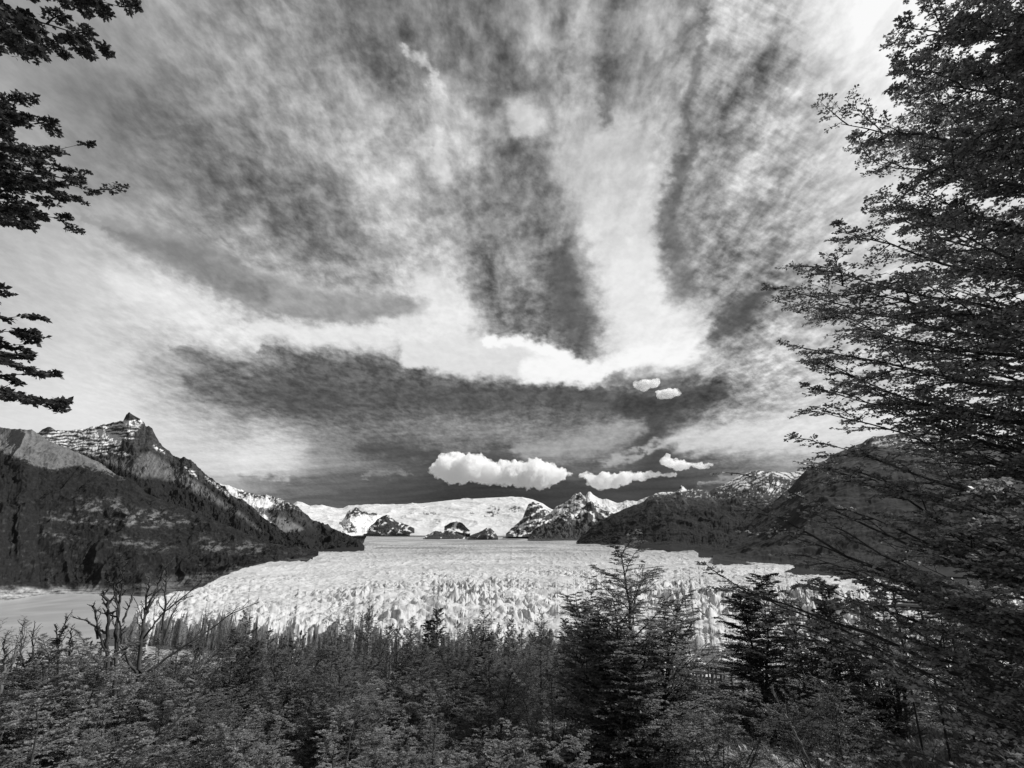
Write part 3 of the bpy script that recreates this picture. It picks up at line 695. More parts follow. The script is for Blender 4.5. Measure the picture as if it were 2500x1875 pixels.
def cloud(label, pts, dist, seed, disp=1.0, n=26):
    """pts: (px, py of the underside, py of the top) along the cloud"""
    rs = np.random.RandomState(seed); iv, jf = ico_unit(); V = []; Fc = []
    pts = np.array(pts, float); sc = dist / F_PX
    for k in range(n * 3):
        x = rs.uniform(pts[0, 0], pts[-1, 0]) if k > 5 else lerp(pts[0, 0], pts[-1, 0], (k + .5) / 6)
        lo, hi = np.interp(x, pts[:, 0], pts[:, 1]), np.interp(x, pts[:, 0], pts[:, 2])
        h = lo - hi; r = h * rs.uniform(.24, .42)
        y = rs.uniform(hi + r, lo - r * .8)
        c = place(x, y, dist + rs.uniform(-.5, .5) * h * sc)
        V.append(iv * r * sc * np.array([1.15, 1.1, .9]) + c); Fc.append(jf + len(iv) * k)
    V = np.concatenate(V); c0 = V.mean(0)
    me = raw_mesh('cloud', V - c0, np.concatenate(Fc), 3)
    o = mesh_obj('cloud', me, cloud_mat); o.location = c0
    r = o.modifiers.new('fuse', 'REMESH'); r.mode = 'VOXEL'; r.voxel_size = 6.5 * dist / 9000
    for tx, st in ((tx1, 200 * disp), (tx2, 85 * disp)):
        d = o.modifiers.new('billow', 'DISPLACE'); d.texture = tx; d.strength = st * dist / 9000; d.mid_level = .55; d.texture_coords = 'LOCAL'
    r = o.modifiers.new('clean', 'REMESH'); r.mode = 'VOXEL'; r.voxel_size = 7.0 * dist / 9000
    tag(o, label, 'cloud', 'small white clouds over the far mountains')
    return o
cloud('long white cumulus cloud with a domed left end above the icefield', [(1070, 1165, 1120), (1095, 1178, 1099), (1130, 1184, 1095), (1160, 1182, 1104), (1200, 1186, 1120), (1240, 1188, 1122), (1290, 1192, 1122), (1318, 1192, 1116), (1345, 1186, 1130), (1375, 1172, 1142), (1398, 1160, 1150)], 9000, 1, n=34)
cloud('flat white cumulus cloud just above the snowy summit', [(1418, 1168, 1152), (1440, 1186, 1150), (1475, 1200, 1148), (1510, 1190, 1146), (1550, 1176, 1147), (1600, 1170, 1148), (1650, 1164, 1152)], 9300, 2, .6, n=26)
cloud('ragged white cumulus cloud highest at the right of the low clouds', [(1612, 1135, 1120), (1632, 1140, 1106), (1660, 1150, 1118), (1690, 1146, 1126), (1720, 1142, 1130), (1742, 1136, 1130)], 9300, 3, .6, n=20)
cloud('small puff of white cloud under the bright cloud bank', [(1552, 946, 926), (1572, 956, 922), (1592, 950, 920), (1608, 942, 924)], 7500, 4, .45, n=14)
cloud('smallest round white cloud right of the other puff', [(1608, 970, 950), (1626, 975, 944), (1644, 972, 944), (1658, 966, 950)], 7500, 5, .45, n=12)
# ---------------------------------------------------------------- near hillside
def ground_z(x, y):
    r = np.hypot(x, y); a = np.degrees(np.arctan2(x, y))
    z = np.interp(r, [0, 4, 10, 18, 30, 42, 60, 90, 150, 260, 430, 600], [127.0, 126.4, 124.7, 123.3, 122.1, 121.3, 118.5, 110, 88, 50, -6, -20])
    z = z - 1.6 * sstep(14, 30, r) * sstep(8, -22, a)
    return z + .35 * fbm(x / 5.0, y / 5.0, 4, 200) * sstep(3, 12, r) + .07 * fbm(x / .6, y / .6, 3, 201)
gr = np.concatenate([np.linspace(.5, 40, 260), np.geomspace(40.3, 640, 120)])[:, None]
ga = np.linspace(-180, 180, 721)[None, :-1]
ga = np.concatenate([ga, ga[:, :1] + 360], 1)
gx, gy = gr * np.sin(np.radians(ga)), gr * np.cos(np.radians(ga))
GG = np.stack([gx, gy, ground_z(gx, gy)], -1)
ground_mat = prin('meadow_soil', .14, .95, .1, nscale=1.6, namp=.5)
tag(mesh_obj('ground', grid_mesh('ground', GG[:, ::-1]), ground_mat, smooth=True), kind='structure')

# ---------------------------------------------------------------- tree building
UP = np.array([0, 0, 1.0])
def nrm(v): return v / (np.linalg.norm(v, axis=-1, keepdims=True) + 1e-9)

class Plant:
    def __init__(s, seed):
        s.r = np.random.RandomState(seed); s.tv = []; s.tf = []; s.tn = 0; s.lv = []
    def rnd(s, a, b, *sh): return s.r.uniform(a, b, sh)
    def tubes(s, P, R, S=4):
        """P (N,K,3) centre lines, R (N,K) radii"""
        N, K = P.shape[:2]
        T = nrm(np.gradient(P, axis=1)); ref = np.where(np.abs(T[..., 2:3]) > .9, np.array([1.0, 0, 0]), UP)
        A = nrm(np.cross(T, ref)); B = np.cross(T, A)
        th = np.arange(S) * 2 * np.pi / S
        V = P[:, :, None] + R[:, :, None, None] * (np.cos(th)[:, None] * A[:, :, None] + np.sin(th)[:, None] * B[:, :, None])
        idx = np.arange(N * K * S).reshape(N, K, S) + s.tn
        nx = np.roll(idx, -1, 2)
        F = np.stack([idx[:, :-1], nx[:, :-1], nx[:, 1:], idx[:, 1:]], -1).reshape(-1, 4)
        s.tv.append(V.reshape(-1, 3)); s.tf.append(F); s.tn += N * K * S
    def branch(s, P0, D, L, B, r0, K=6, wig=.02, tip=.25, S=4, draw=True):
        """quadratic branches: start, direction, length, bend vector; returns a sampler"""
        tt = np.linspace(0, 1, K)
        P = P0[:, None] + D[:, None] * (L[:, None] * tt)[..., None] + B[:, None] * (L[:, None] * tt ** 2)[..., None]
        W = s.r.normal(0, 1, P.shape) * (L[:, None, None] * wig); W[:, 0] = 0
        P = P + np.cumsum(W, 1)
        if draw: s.tubes(P, r0[:, None] * lerp(1, tip, tt)[None], S)
        return P
    def kids(s, P, L, n, t0, t1, ang, lf, up=.05, jit=.18, flat=0.0, lshape=.6):
        """n side shoots on each branch line, alternating left and right"""
        N, K = P.shape[:2]
        t = np.tile(np.linspace(t0, t1, n), (N, 1)) + s.rnd(-.5, .5, N, n) * (t1 - t0) / n
        t = np.clip(t, 0, .999); f = t * (K - 1); i = f.astype(int); f = (f - i)[..., None]
        I = np.arange(N)[:, None]
        p = P[I, i] * (1 - f) + P[I, i + 1] * f
        T = nrm(P[I, i + 1] - P[I, i])
        side = nrm(np.cross(T, UP) + s.r.normal(0, .12, T.shape))
        sg = np.where((np.arange(n)[None] + np.arange(N)[:, None]) % 2, 1.0, -1.0)[..., None]
        a = np.radians(ang + s.rnd(-12, 12, N, n))[..., None]
        d = T * np.cos(a) + side * sg * np.sin(a) + UP * up + s.r.normal(0, jit, T.shape) * np.array([1, 1, .6])
        d[..., 2] *= (1 - flat)
        l = L[:, None] * lf * (1 - lshape * t) * s.rnd(.6, 1.25, N, n)
        return p.reshape(-1, 3), nrm(d.reshape(-1, 3)), l.reshape(-1)
    def leaves(s, P, n, size, ratio=.62, tilt=.5, t0=.15, drop=.0, fold=0.2):
        N, K = P.shape[:2]
        t = np.clip(np.tile(np.linspace(t0, 1, n), (N, 1)) + s.rnd(-.06, .06, N, n), 0, .999)
        f = t * (K - 1); i = f.astype(int); f = (f - i)[..., None]; I = np.arange(N)[:, None]
        p = (P[I, i] * (1 - f) + P[I, i + 1] * f).reshape(-1, 3)
        T = nrm(P[I, i + 1] - P[I, i]).reshape(-1, 3)
        M = len(p)
        keep = s.r.rand(M) > drop; p, T = p[keep], T[keep]; M = len(p)
        side = nrm(np.cross(T, UP) + 1e-4) * np.where(np.arange(M) % 2, 1.0, -1.0)[:, None]
        d = nrm(T * .75 + side * .8 + s.r.normal(0, .28, (M, 3)) + UP * .05)
        nn = nrm(UP + s.r.normal(0, tilt, (M, 3))); w = nrm(np.cross(d, nn)); up2 = np.cross(w, d)
        sz = (size * s.rnd(.6, 1.3, M))[:, None]
        q0 = p; q1 = p + d * sz * .5 + w * sz * ratio * .5 + up2 * sz * fold * .3
        q2 = p + d * sz; q3 = p + d * sz * .5 - w * sz * ratio * .5 + up2 * sz * fold * .3
        s.lv.append(np.stack([q0, q1, q2, q3], 1).reshape(-1, 3))
    def meshes(s, name):
        tm = raw_mesh(name + '_trunk', np.concatenate(s.tv), np.concatenate(s.tf))
        lm = None
        if s.lv:
            V = np.concatenate(s.lv); n = len(V) // 4
            lm = raw_mesh(name + '_crown', V, np.arange(n * 4).reshape(n, 4))
            fattr(lm, 'tone', np.repeat(s.r.rand(n), 4))
        return tm, lm

def leaf_material(name, g, g2, trans=.35):
    m, t, b = material(name)
    a = t.node('ShaderNodeAttribute', attribute_name='tone').outputs['Fac']
    c = grey(t, t.mr(a, 0, 1, g, g2))
    t.l.new(c, b.inputs['Base Color']); b.inputs['Roughness'].default_value = .42; b.inputs['Specular IOR Level'].default_value = .35
    tr = t.node('ShaderNodeBsdfTranslucent'); t.l.new(c, tr.inputs[0])
    mx = t.node('ShaderNodeMixShader'); mx.inputs[0].default_value = trans
    t.l.new(b.outputs[0], mx.inputs[1]); t.l.new(tr.outputs[0], mx.inputs[2]); t.l.new(mx.outputs[0], t.n['Material Output'].inputs[0])
    return m
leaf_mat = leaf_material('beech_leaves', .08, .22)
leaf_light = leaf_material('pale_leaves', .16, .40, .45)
leaf_mid = leaf_material('mid_tone_beech_leaves', .12, .32, .45)  # middle leaf tone, one of several that vary from plant to plant
leaf_main = leaf_material('lit_tone_beech_leaves', .15, .38, .45)  # leaf colour brightened to carry the lit mid-grey look
leaf_left = leaf_material('backlit_shade_leaves', .03, .12, .3)  # leaf colour darkened to carry the shade of the backlit boughs
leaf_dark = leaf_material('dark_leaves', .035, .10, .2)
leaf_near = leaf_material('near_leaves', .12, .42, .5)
bark_mat = prin('bark', .045, .9, .2, nscale=9, namp=.5)
dead_mat = prin('weathered_wood', .12, .85, .2, nscale=3.5, namp=.75)

def tree_proto(seed, H=1.0, stems=3, lean=.16, spread=.36, nprim=30, elev=38, nsec=9, ntw=6, nleaf=6, leaf=.011, prof='round', bare=.0, base=.16, tilt=.5, drop=.05, fan=0.0, side=(.82, 1.0)):
    """one tree of height 1; everything scales with it"""
    s = Plant(seed); r = s.r
    az0 = s.rnd(0, 6.28, stems) if stems > 1 else np.zeros(1)
    az0 = np.sort(az0)
    ln = lean * s.rnd(.3, 1.0, stems) * (stems > 1) + .02
    ln[0] = .03
    P0 = np.zeros((stems, 3)); P0[:, 2] = -.06
    D = nrm(np.stack([np.cos(az0) * ln, np.sin(az0) * ln, np.ones(stems)], -1))
    hts = s.rnd(side[0], side[1], stems); hts[0] = 1.0
    Bd = np.stack([np.cos(az0) * ln * .5, np.sin(az0) * ln * .5, np.zeros(stems)], -1)
    ST = s.branch(P0, D, hts * 1.06, Bd, np.full(stems, .014) * s.rnd(.7, 1.15, stems), K=14, wig=.006, tip=.12, S=6)
    pos, dr, ln2, rr = [], [], [], []
    for k in range(stems):
        n = int(nprim * (1.2 if stems == 1 else 1.0))
        t = np.sort(np.clip(np.linspace(base, .985, n) + s.rnd(-.5, .5, n) / n, 0, .99))
        f = t * 13; i = f.astype(int); f = (f - i)[:, None]
        p = ST[k][i] * (1 - f) + ST[k][i + 1] * f
        a = np.arange(n) * 2.4 + s.rnd(-.5, .5, n) + k
        e = np.radians(elev + 28 * t ** 2 + s.rnd(-14, 14, n))
        d = np.stack([np.cos(a) * np.cos(e), np.sin(a) * np.cos(e), np.sin(e)], -1)
        tn = (t - base) / (1 - base)
        if prof == 'cone': w = 1.0 - .82 * tn
        elif prof == 'round': w = .55 + .6 * np.sin(np.pi * np.clip(tn * .95 + .05, 0, 1)) - .62 * tn ** 2.2
        elif prof == 'full': w = 1.05 - .72 * tn ** 1.3
        else: w = .9 - .35 * tn
        pos.append(p); dr.append(d); ln2.append(spread * w * s.rnd(.65, 1.2, n)); rr.append(.0052 * (1 - .6 * t))
    p = np.concatenate(pos); d = np.concatenate(dr); L = np.concatenate(ln2); rr = np.concatenate(rr)
    Bn = -UP * s.rnd(.05, .30, len(p), 1) * (1 - fan)
    P1 = s.branch(p, d, L, Bn, rr, K=7, wig=.02, tip=.2, S=4)
    p, d, l = s.kids(P1, L, nsec, .18, .97, 46, .44, up=.05, flat=.55)
    P2 = s.branch(p, d, l, np.tile(-UP * .06, (len(p), 1)) + 0 * d, np.full(len(p), .0016), K=4, wig=.03, tip=.3, S=3)
    P1t = P1[:, 4:]; 
    p, d, l2 = s.kids(P2, l, ntw, .15, 1.0, 45, .42, up=.03, flat=.65, lshape=.35)
    P3 = s.branch(p, d, l2, np.zeros_like(d), np.full(len(p), .0007), K=3, wig=.03, tip=.4, S=3)
    if nleaf:
        live = r.rand(len(P3)) > bare
        s.leaves(P3[live], nleaf, leaf, tilt=tilt, drop=drop)
        s.leaves(P2[r.rand(len(P2)) > bare], nleaf, leaf, tilt=tilt, drop=.3)
    return s

PROTO = {}
def proto(key, **kw):
    s = tree_proto(**kw); PROTO[key] = s.meshes(key)
proto('broad_a', seed=11, stems=7, lean=.42, spread=.36, nprim=22, elev=38, nsec=10, ntw=7, nleaf=7, leaf=.0085, prof='round', tilt=.25, fan=.5, base=.10)
proto('broad_b', seed=12, stems=4, lean=.34, spread=.36, nprim=28, elev=32, nsec=10, ntw=7, nleaf=7, leaf=.0085, prof='round', tilt=.25, base=.10, fan=.3)
proto('cone_a', seed=13, stems=2, lean=.05, spread=.44, nprim=80, elev=18, nsec=11, ntw=8, nleaf=7, leaf=.010, prof='cone', base=.05, tilt=.5)
proto('cone_b', seed=14, stems=3, lean=.16, spread=.38, nprim=36, elev=30, nsec=10, ntw=7, nleaf=6, leaf=.009, prof='cone', base=.08, tilt=.45, fan=.4)
proto('bush_a', seed=15, stems=9, lean=.85, spread=.38, nprim=10, elev=26, nsec=11, ntw=8, nleaf=10, leaf=.0120, prof='wide', base=.2, tilt=.2, bare=.1, fan=.6)
proto('bush_b', seed=16, stems=8, lean=.7, spread=.42, nprim=11, elev=22, nsec=11, ntw=8, nleaf=10, leaf=.0120, prof='wide', base=.15, tilt=.2, bare=.1, fan=.4)
proto('main', seed=41, stems=7, lean=.26, spread=.38, nprim=34, elev=36, nsec=11, ntw=8, nleaf=9, leaf=.0078, prof='full', tilt=.22, fan=.6, base=.05, side=(.58, .80))
proto('twiggy', seed=17, stems=5, lean=.35, spread=.34, nprim=16, elev=46, nsec=9, ntw=6, nleaf=4, leaf=.009, prof='wide', bare=.45, fan=.8, tilt=.4)

def plant(name, key, px, dist, top, label, cat='tree', group=None, leafm=None, wid=1.0, seed=0, lean=0.0, barkm=None):
    """a tree standing at a distance, its top at a photo height"""
    p = place(px, 1500, dist); gz = float(ground_z(p[0], p[1]))
    tz = CAM[2] + (HOR - top) / F_PX * float(p[1]) if False else float((CAM + ray(px, top) * dist)[2])
    H = tz - gz
    e = bpy.data.objects.new(name, None); e.location = (p[0], p[1], gz); COL.objects.link(e)
    e.scale = (H * wid, H * wid, H); e.rotation_euler = (lean, 0, seed * 2.399)
    e.empty_display_size = .2
    tag(e, label, cat, group)
    tm, lm = PROTO[key]
    for nm, me, mt in (('trunk', tm, barkm or bark_mat), ('crown', lm, leafm or leaf_mat)):
        if me is None: continue
        o = bpy.data.objects.new(nm, me); COL.objects.link(o); o.parent = e
        if not me.materials: me.materials.append(mt)
        o.material_slots[0].link = 'OBJECT'; o.material_slots[0].material = mt
    return e

plant('beech_tree', 'main', 1548, 18.5, 1332, 'tallest free-standing beech with many upright stems in front of the glacier', leafm=leaf_main, wid=1.2, seed=1)
plant('beech_tree', 'broad_b', 1470, 22, 1490, 'rounded beech leaning against the left side of the tallest free-standing one', group='beeches of the middle ground', wid=.8, seed=9)
plant('beech_tree', 'cone_a', 1845, 31, 1405, 'dense dark conical beech standing behind the boardwalk railing', leafm=leaf_dark, wid=1.25, seed=2)
ORD = ['leftmost', 'second from the left', 'third from the left', 'fourth from the left', 'fifth from the left', 'sixth from the left', 'seventh from the left', 'eighth from the left', 'ninth from the left', 'tenth from the left', 'eleventh from the left', 'twelfth from the left', 'thirteenth from the left', 'fourteenth from the left', 'fifteenth from the left']
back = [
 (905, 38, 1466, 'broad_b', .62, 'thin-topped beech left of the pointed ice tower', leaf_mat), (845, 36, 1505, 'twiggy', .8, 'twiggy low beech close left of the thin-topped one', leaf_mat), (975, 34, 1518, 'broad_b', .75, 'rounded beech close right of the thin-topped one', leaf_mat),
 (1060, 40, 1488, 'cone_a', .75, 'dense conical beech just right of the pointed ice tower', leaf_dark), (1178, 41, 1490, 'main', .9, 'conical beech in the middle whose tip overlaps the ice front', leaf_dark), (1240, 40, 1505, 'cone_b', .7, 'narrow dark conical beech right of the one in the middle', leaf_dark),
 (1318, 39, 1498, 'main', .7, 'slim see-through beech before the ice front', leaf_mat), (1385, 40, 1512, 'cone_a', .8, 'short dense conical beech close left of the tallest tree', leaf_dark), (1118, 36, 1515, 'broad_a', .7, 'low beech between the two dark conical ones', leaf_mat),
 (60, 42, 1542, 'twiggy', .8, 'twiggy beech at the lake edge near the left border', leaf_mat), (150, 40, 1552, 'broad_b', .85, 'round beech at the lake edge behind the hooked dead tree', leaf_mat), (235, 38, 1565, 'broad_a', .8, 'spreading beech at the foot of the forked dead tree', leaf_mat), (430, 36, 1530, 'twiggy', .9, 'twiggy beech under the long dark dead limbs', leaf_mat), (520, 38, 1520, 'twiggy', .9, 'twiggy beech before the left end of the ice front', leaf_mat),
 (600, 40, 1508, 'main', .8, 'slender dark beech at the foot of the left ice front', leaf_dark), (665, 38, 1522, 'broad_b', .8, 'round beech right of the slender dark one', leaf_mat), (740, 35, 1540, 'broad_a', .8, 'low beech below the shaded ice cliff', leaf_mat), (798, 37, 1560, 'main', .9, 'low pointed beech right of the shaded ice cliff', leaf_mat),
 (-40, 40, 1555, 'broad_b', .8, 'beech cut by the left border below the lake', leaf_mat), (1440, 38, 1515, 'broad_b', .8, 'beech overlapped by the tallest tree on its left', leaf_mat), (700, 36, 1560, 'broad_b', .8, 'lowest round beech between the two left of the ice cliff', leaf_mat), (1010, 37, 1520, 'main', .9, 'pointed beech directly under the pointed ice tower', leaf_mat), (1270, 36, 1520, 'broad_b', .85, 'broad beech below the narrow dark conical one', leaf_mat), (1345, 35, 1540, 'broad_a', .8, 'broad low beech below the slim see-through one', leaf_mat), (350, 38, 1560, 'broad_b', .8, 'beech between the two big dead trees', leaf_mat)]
for k, (px, d, top, key, wd, lab, lm_) in enumerate(back):
    plant('beech_tree', key, px, d, top, lab, group='beeches in the far row', leafm=lm_, wid=wd, seed=20 + k)
PL = ['left of the forked dead tree', 'just right of the long-limbed dead tree', 'below the left end of the ice front', 'below the shaded ice cliff', 'left of the thin-topped beech', 'below the pointed ice tower', 'in front of the conical beech in the middle', 'in front of the slim see-through beech', 'touching the tallest beech on its left']
for k, px in enumerate([205, 455, 590, 715, 840, 1030, 1165, 1290, 1395]):
    plant('beech_tree', ['main', 'broad_b', 'main', 'broad_a'][k % 4], px, 31 + k % 3, [1560, 1555, 1550, 1560, 1548, 1552, 1545, 1548, 1540][k], 'full lighter grey beech crown ' + PL[k], group='fuller beeches before the far row', leafm=leaf_mid if k % 2 else leaf_main, wid=1.05, seed=160 + k)
rs = np.random.RandomState(5)
k2 = 0
for k in range(16):
    px = -60 + k * 108 + rs.uniform(-30, 30); top = 1565 + rs.uniform(-35, 45)
    if 1480 < px < 1700: continue
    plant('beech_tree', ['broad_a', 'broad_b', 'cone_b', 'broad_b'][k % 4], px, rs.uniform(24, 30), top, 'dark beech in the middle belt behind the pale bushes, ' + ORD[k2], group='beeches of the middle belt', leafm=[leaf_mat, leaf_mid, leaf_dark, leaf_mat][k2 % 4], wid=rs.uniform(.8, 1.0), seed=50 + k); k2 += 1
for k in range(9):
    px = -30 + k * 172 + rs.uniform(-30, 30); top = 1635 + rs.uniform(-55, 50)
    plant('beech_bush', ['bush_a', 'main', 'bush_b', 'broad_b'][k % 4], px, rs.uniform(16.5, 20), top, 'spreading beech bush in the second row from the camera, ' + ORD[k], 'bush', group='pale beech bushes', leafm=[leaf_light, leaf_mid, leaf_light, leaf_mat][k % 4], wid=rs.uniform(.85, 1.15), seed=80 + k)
for k in range(7):
    px = 20 + k * 205 + rs.uniform(-35, 35); top = 1735 + rs.uniform(-60, 55)
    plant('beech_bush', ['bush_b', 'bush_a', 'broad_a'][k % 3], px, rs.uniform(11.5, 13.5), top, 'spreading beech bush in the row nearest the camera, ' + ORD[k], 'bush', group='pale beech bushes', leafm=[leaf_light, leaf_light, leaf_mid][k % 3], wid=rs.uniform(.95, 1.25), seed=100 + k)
plant('beech_tree', 'broad_b', 1990, 15.5, 1600, 'small young beech on the lit grass slope at right', wid=.75, seed=131)
plant('beech_bush', 'bush_a', 1725, 17, 1690, 'leafy bush on the grass between the tallest beech and the young one', 'bush', wid=.7, seed=133)
plant('beech_tree', 'broad_a', 2120, 33, 1480, 'beech half hidden by the boughs left of the mesh-sided platform', group='beeches behind the boughs', wid=.8, seed=134)
plant('beech_tree', 'broad_b', 2400, 33, 1470, 'beech half hidden by the boughs right of the mesh-sided platform', group='beeches behind the boughs', wid=.8, seed=135)
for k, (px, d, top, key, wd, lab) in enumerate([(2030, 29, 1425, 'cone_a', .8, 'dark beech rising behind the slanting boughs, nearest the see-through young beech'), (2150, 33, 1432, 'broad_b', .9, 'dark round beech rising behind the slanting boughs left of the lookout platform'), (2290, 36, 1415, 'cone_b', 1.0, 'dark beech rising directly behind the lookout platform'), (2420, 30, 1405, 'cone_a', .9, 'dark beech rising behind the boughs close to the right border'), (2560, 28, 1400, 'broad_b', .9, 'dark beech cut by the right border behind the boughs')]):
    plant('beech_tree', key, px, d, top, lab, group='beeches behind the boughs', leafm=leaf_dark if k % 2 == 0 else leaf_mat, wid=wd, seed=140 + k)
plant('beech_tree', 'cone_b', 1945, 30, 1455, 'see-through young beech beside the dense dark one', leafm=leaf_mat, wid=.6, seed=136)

# ---------------------------------------------------------------- trees whose boughs reach into the picture
def bough_tree(name, label, seed, trunk_px, trunk_d, trunk_top, limbs, leaf=.024, dens=1.0, nleaf=7, tr=.10, leafm=None, px_top=None, lfs=.30):
    s = Plant(seed); r = s.r
    b = place(trunk_px, 1500, trunk_d); gz = float(ground_z(b[0], b[1]))
    top = float(place(trunk_px, trunk_top, trunk_d)[2])
    o3 = np.array([b[0], b[1], gz])
    K = 24; tt = np.linspace(0, 1, K)
    pt = place(px_top or trunk_px, trunk_top, trunk_d); top = float(pt[2])
    line = np.stack([lerp(b[0], pt[0], tt) + .10 * np.sin(tt * 5), lerp(b[1], pt[1], tt) + .10 * np.cos(tt * 4), lerp(gz - .2, top, tt)], -1)
    s.tubes(line[None] - o3, (tr * lerp(1, .3, tt))[None], 8)
    P0, P1, R0, SG, DN = [], [], [], [], []
    for (oy, tx, ty, td, rr, sag, dn) in limbs:
        z = float(place(trunk_px, oy, trunk_d)[2]); z = min(max(z, gz + .3), top)
        f = (z - line[0, 2]) / (line[-1, 2] - line[0, 2])
        p = np.array([np.interp(f, tt, line[:, 0]), np.interp(f, tt, line[:, 1]), z])
        P0.append(p); P1.append(place(tx, ty, td)); R0.append(rr); SG.append(sag); DN.append(dn)
    P0, P1, R0, SG, DN = map(np.array, (P0, P1, R0, SG, DN))
    Dv = P1 - P0; L = np.linalg.norm(Dv, axis=1)
    Bv = UP[None] * SG[:, None]
    PL = s.branch(P0 - o3, Dv / L[:, None] - Bv, L, Bv, R0, K=12, wig=.008, tip=.12, S=6)
    for lo, hi in ((0, .5), (.5, .8), (.8, 9)):
        sel = (DN >= lo) & (DN < hi)
        if not sel.any(): continue
        mult = {0: .45, .5: .75, .8: 1.0}[lo] * dens
        Q, LL = PL[sel], L[sel]
        p, d, l = s.kids(Q, LL, max(5, int(16 * mult)), .12, .98, 40, lfs, up=.05, flat=.2, lshape=.55)
        S1 = s.branch(p, d, l, np.tile(UP * -.08, (len(p), 1)), np.full(len(p), .006), K=6, wig=.025, tip=.25, S=4)
        p, d, l2 = s.kids(S1, l, max(4, int(8 * mult)), .15, .98, 44, .42, up=.03, flat=.2, lshape=.4)
        S2 = s.branch(p, d, l2, np.tile(UP * -.05, (len(p), 1)), np.full(len(p), .0028), K=4, wig=.035, tip=.35, S=3)
        p, d, l3 = s.kids(S2, l2, max(3, int(4 * mult)), .2, 1.0, 42, .5, up=.02, flat=.2, lshape=.3)
        S3 = s.branch(p, d, l3, np.zeros_like(d), np.full(len(p), .0013), K=3, wig=.04, tip=.5, S=3)
        s.leaves(S3, nleaf, leaf, tilt=.75, drop=.25, t0=.1)
        s.leaves(S2, nleaf, leaf, tilt=.75, drop=.35, t0=.1)
        s.leaves(Q[:, 8:], 10, leaf, tilt=.75, drop=.3)
    tm, lm = s.meshes(name)
    e = bpy.data.objects.new(name, None); e.location = o3; COL.objects.link(e); e.empty_display_size = .2
    tag(e, label, 'tree')
    mesh_obj('trunk', tm, bark_mat, e, smooth=True); mesh_obj('crown', lm, leafm or leaf_near, e)
    print('leaves', name, len(lm.polygons))
    return e
rs = np.random.RandomState(9)
EDGE_Y = [-160, -50, 60, 150, 215, 270, 330, 410, 500, 560, 640, 700, 760, 830, 900, 960, 1010, 1060, 1110, 1180]
EDGE_X = [2230, 2205, 2215, 2200, 2180, 2060, 2150, 2140, 2180, 2050, 2020, 1935, 1965, 1960, 1990, 2030, 2010, 2040, 2010, 2110]
limbs = []
for y, x in zip(EDGE_Y, EDGE_X):
    limbs.append((y + 170 + .12 * max(y, 0), x, y, rs.uniform(4.2, 5.2), .020, rs.uniform(.02, .10), .9))
for k in range(44):
    y = -260 + k * 38; x = float(np.interp(y, EDGE_Y, EDGE_X)) + rs.uniform(30, 360)
    limbs.append((y + rs.uniform(120, 260) + .1 * max(y, 0), x, y, rs.uniform(3.4, 6.2), .018, rs.uniform(.0, .12), .9))
for (oy, tx, ty, td, rr, dn) in [(1700, 1960, 1340, 4.6, .02, .9), (1750, 1990, 1420, 4.4, .02, .9), (1650, 2080, 1400, 4.8, .02, .9), (1760, 1815, 1238, 4.8, .030, .7), (1800, 1790, 1375, 4.6, .026, .7), (1640, 1900, 1190, 5.2, .020, .4), (1560, 1990, 1150, 5.0, .022, .7), (1620, 2060, 1260, 4.4, .022, .7), (1700, 2080, 1330, 4.0, .024, .9), (1900, 1860, 1450, 4.8, .022, .7), (1900, 1950, 1520, 4.6, .018, .7), (1850, 2150, 1500, 4.0, .02, .9), (2000, 2120, 1620, 3.8, .016, .4), (2080, 2000, 1700, 4.4, .014, .3), (1760, 2240, 1400, 4.2, .02, .9), (2050, 2280, 1560, 4.0, .018, .9), (2150, 2330, 1720, 3.6, .014, .6), (2250, 2230, 1830, 3.8, .012, .4), (2300, 2400, 1850, 3.4, .012, .7), (1500, 2200, 1230, 5.2, .02, .9), (1550, 2300, 1330, 4.6, .02, .9), (1850, 2350, 1480, 4.2, .02, .9), (2200, 2060, 1850, 4.8, .010, .3)]:
    limbs.append((oy, tx, ty, td, rr, .05, dn))
for k in range(15):
    y = -260 + k * 114; limbs.append((y + rs.uniform(60, 200), float(np.interp(y, EDGE_Y, EDGE_X)) + rs.uniform(170, 420), y, rs.uniform(4.0, 6.5), .016, rs.uniform(.0, .10), .9))
for k in range(16):
    y = -250 + k * 140; limbs.append((y + 150, rs.uniform(3050, 3500), y, rs.uniform(4.6, 6.0), .016, .05, .6))
bough_tree('beech_tree', 'nearest beech, whose leafy boughs fill the right edge of the picture', 301, 2640, 5.0, -420, limbs, leaf=.027, dens=1.05, nleaf=5, px_top=2760)
rs = np.random.RandomState(31)
limbs = [(-20, 300, 92, 3.0, .012, -.03, .9), (-60, 300, 40, 3.2, .012, -.02, .9), (-10, 170, 80, 2.9, .010, 0, .9), (40, 120, 105, 2.8, .01, 0, .9), (-40, 220, -10, 3.1, .012, 0, .9), (60, 40, 125, 2.8, .01, 0, .9), (-120, 120, -40, 3.0, .012, 0, .9), (0, 60, 60, 3.2, .012, 0, .9), (-180, 350, -50, 3.1, .010, 0, .5)]
limbs += [(rs.uniform(-160, 0), rs.uniform(20, 270), rs.uniform(-60, 60), rs.uniform(2.7, 3.4), .010, 0, .9) for _ in range(6)]
limbs += [(460, 105, 285, 3.9, .010, .03, .9), (440, 30, 235, 3.8, .010, .05, .9), (500, 180, 372, 4.0, .010, .02, .5), (470, 240, 442, 4.1, .012, -.02, .5), (480, 244, 488, 4.1, .010, -.05, .5), (520, 150, 550, 4.0, .010, -.05, .9), (520, 150, 500, 3.8, .010, -.03, .9), (540, 50, 560, 3.8, .010, -.03, .9), (500, 200, 460, 4.1, .010, -.03, .5)]
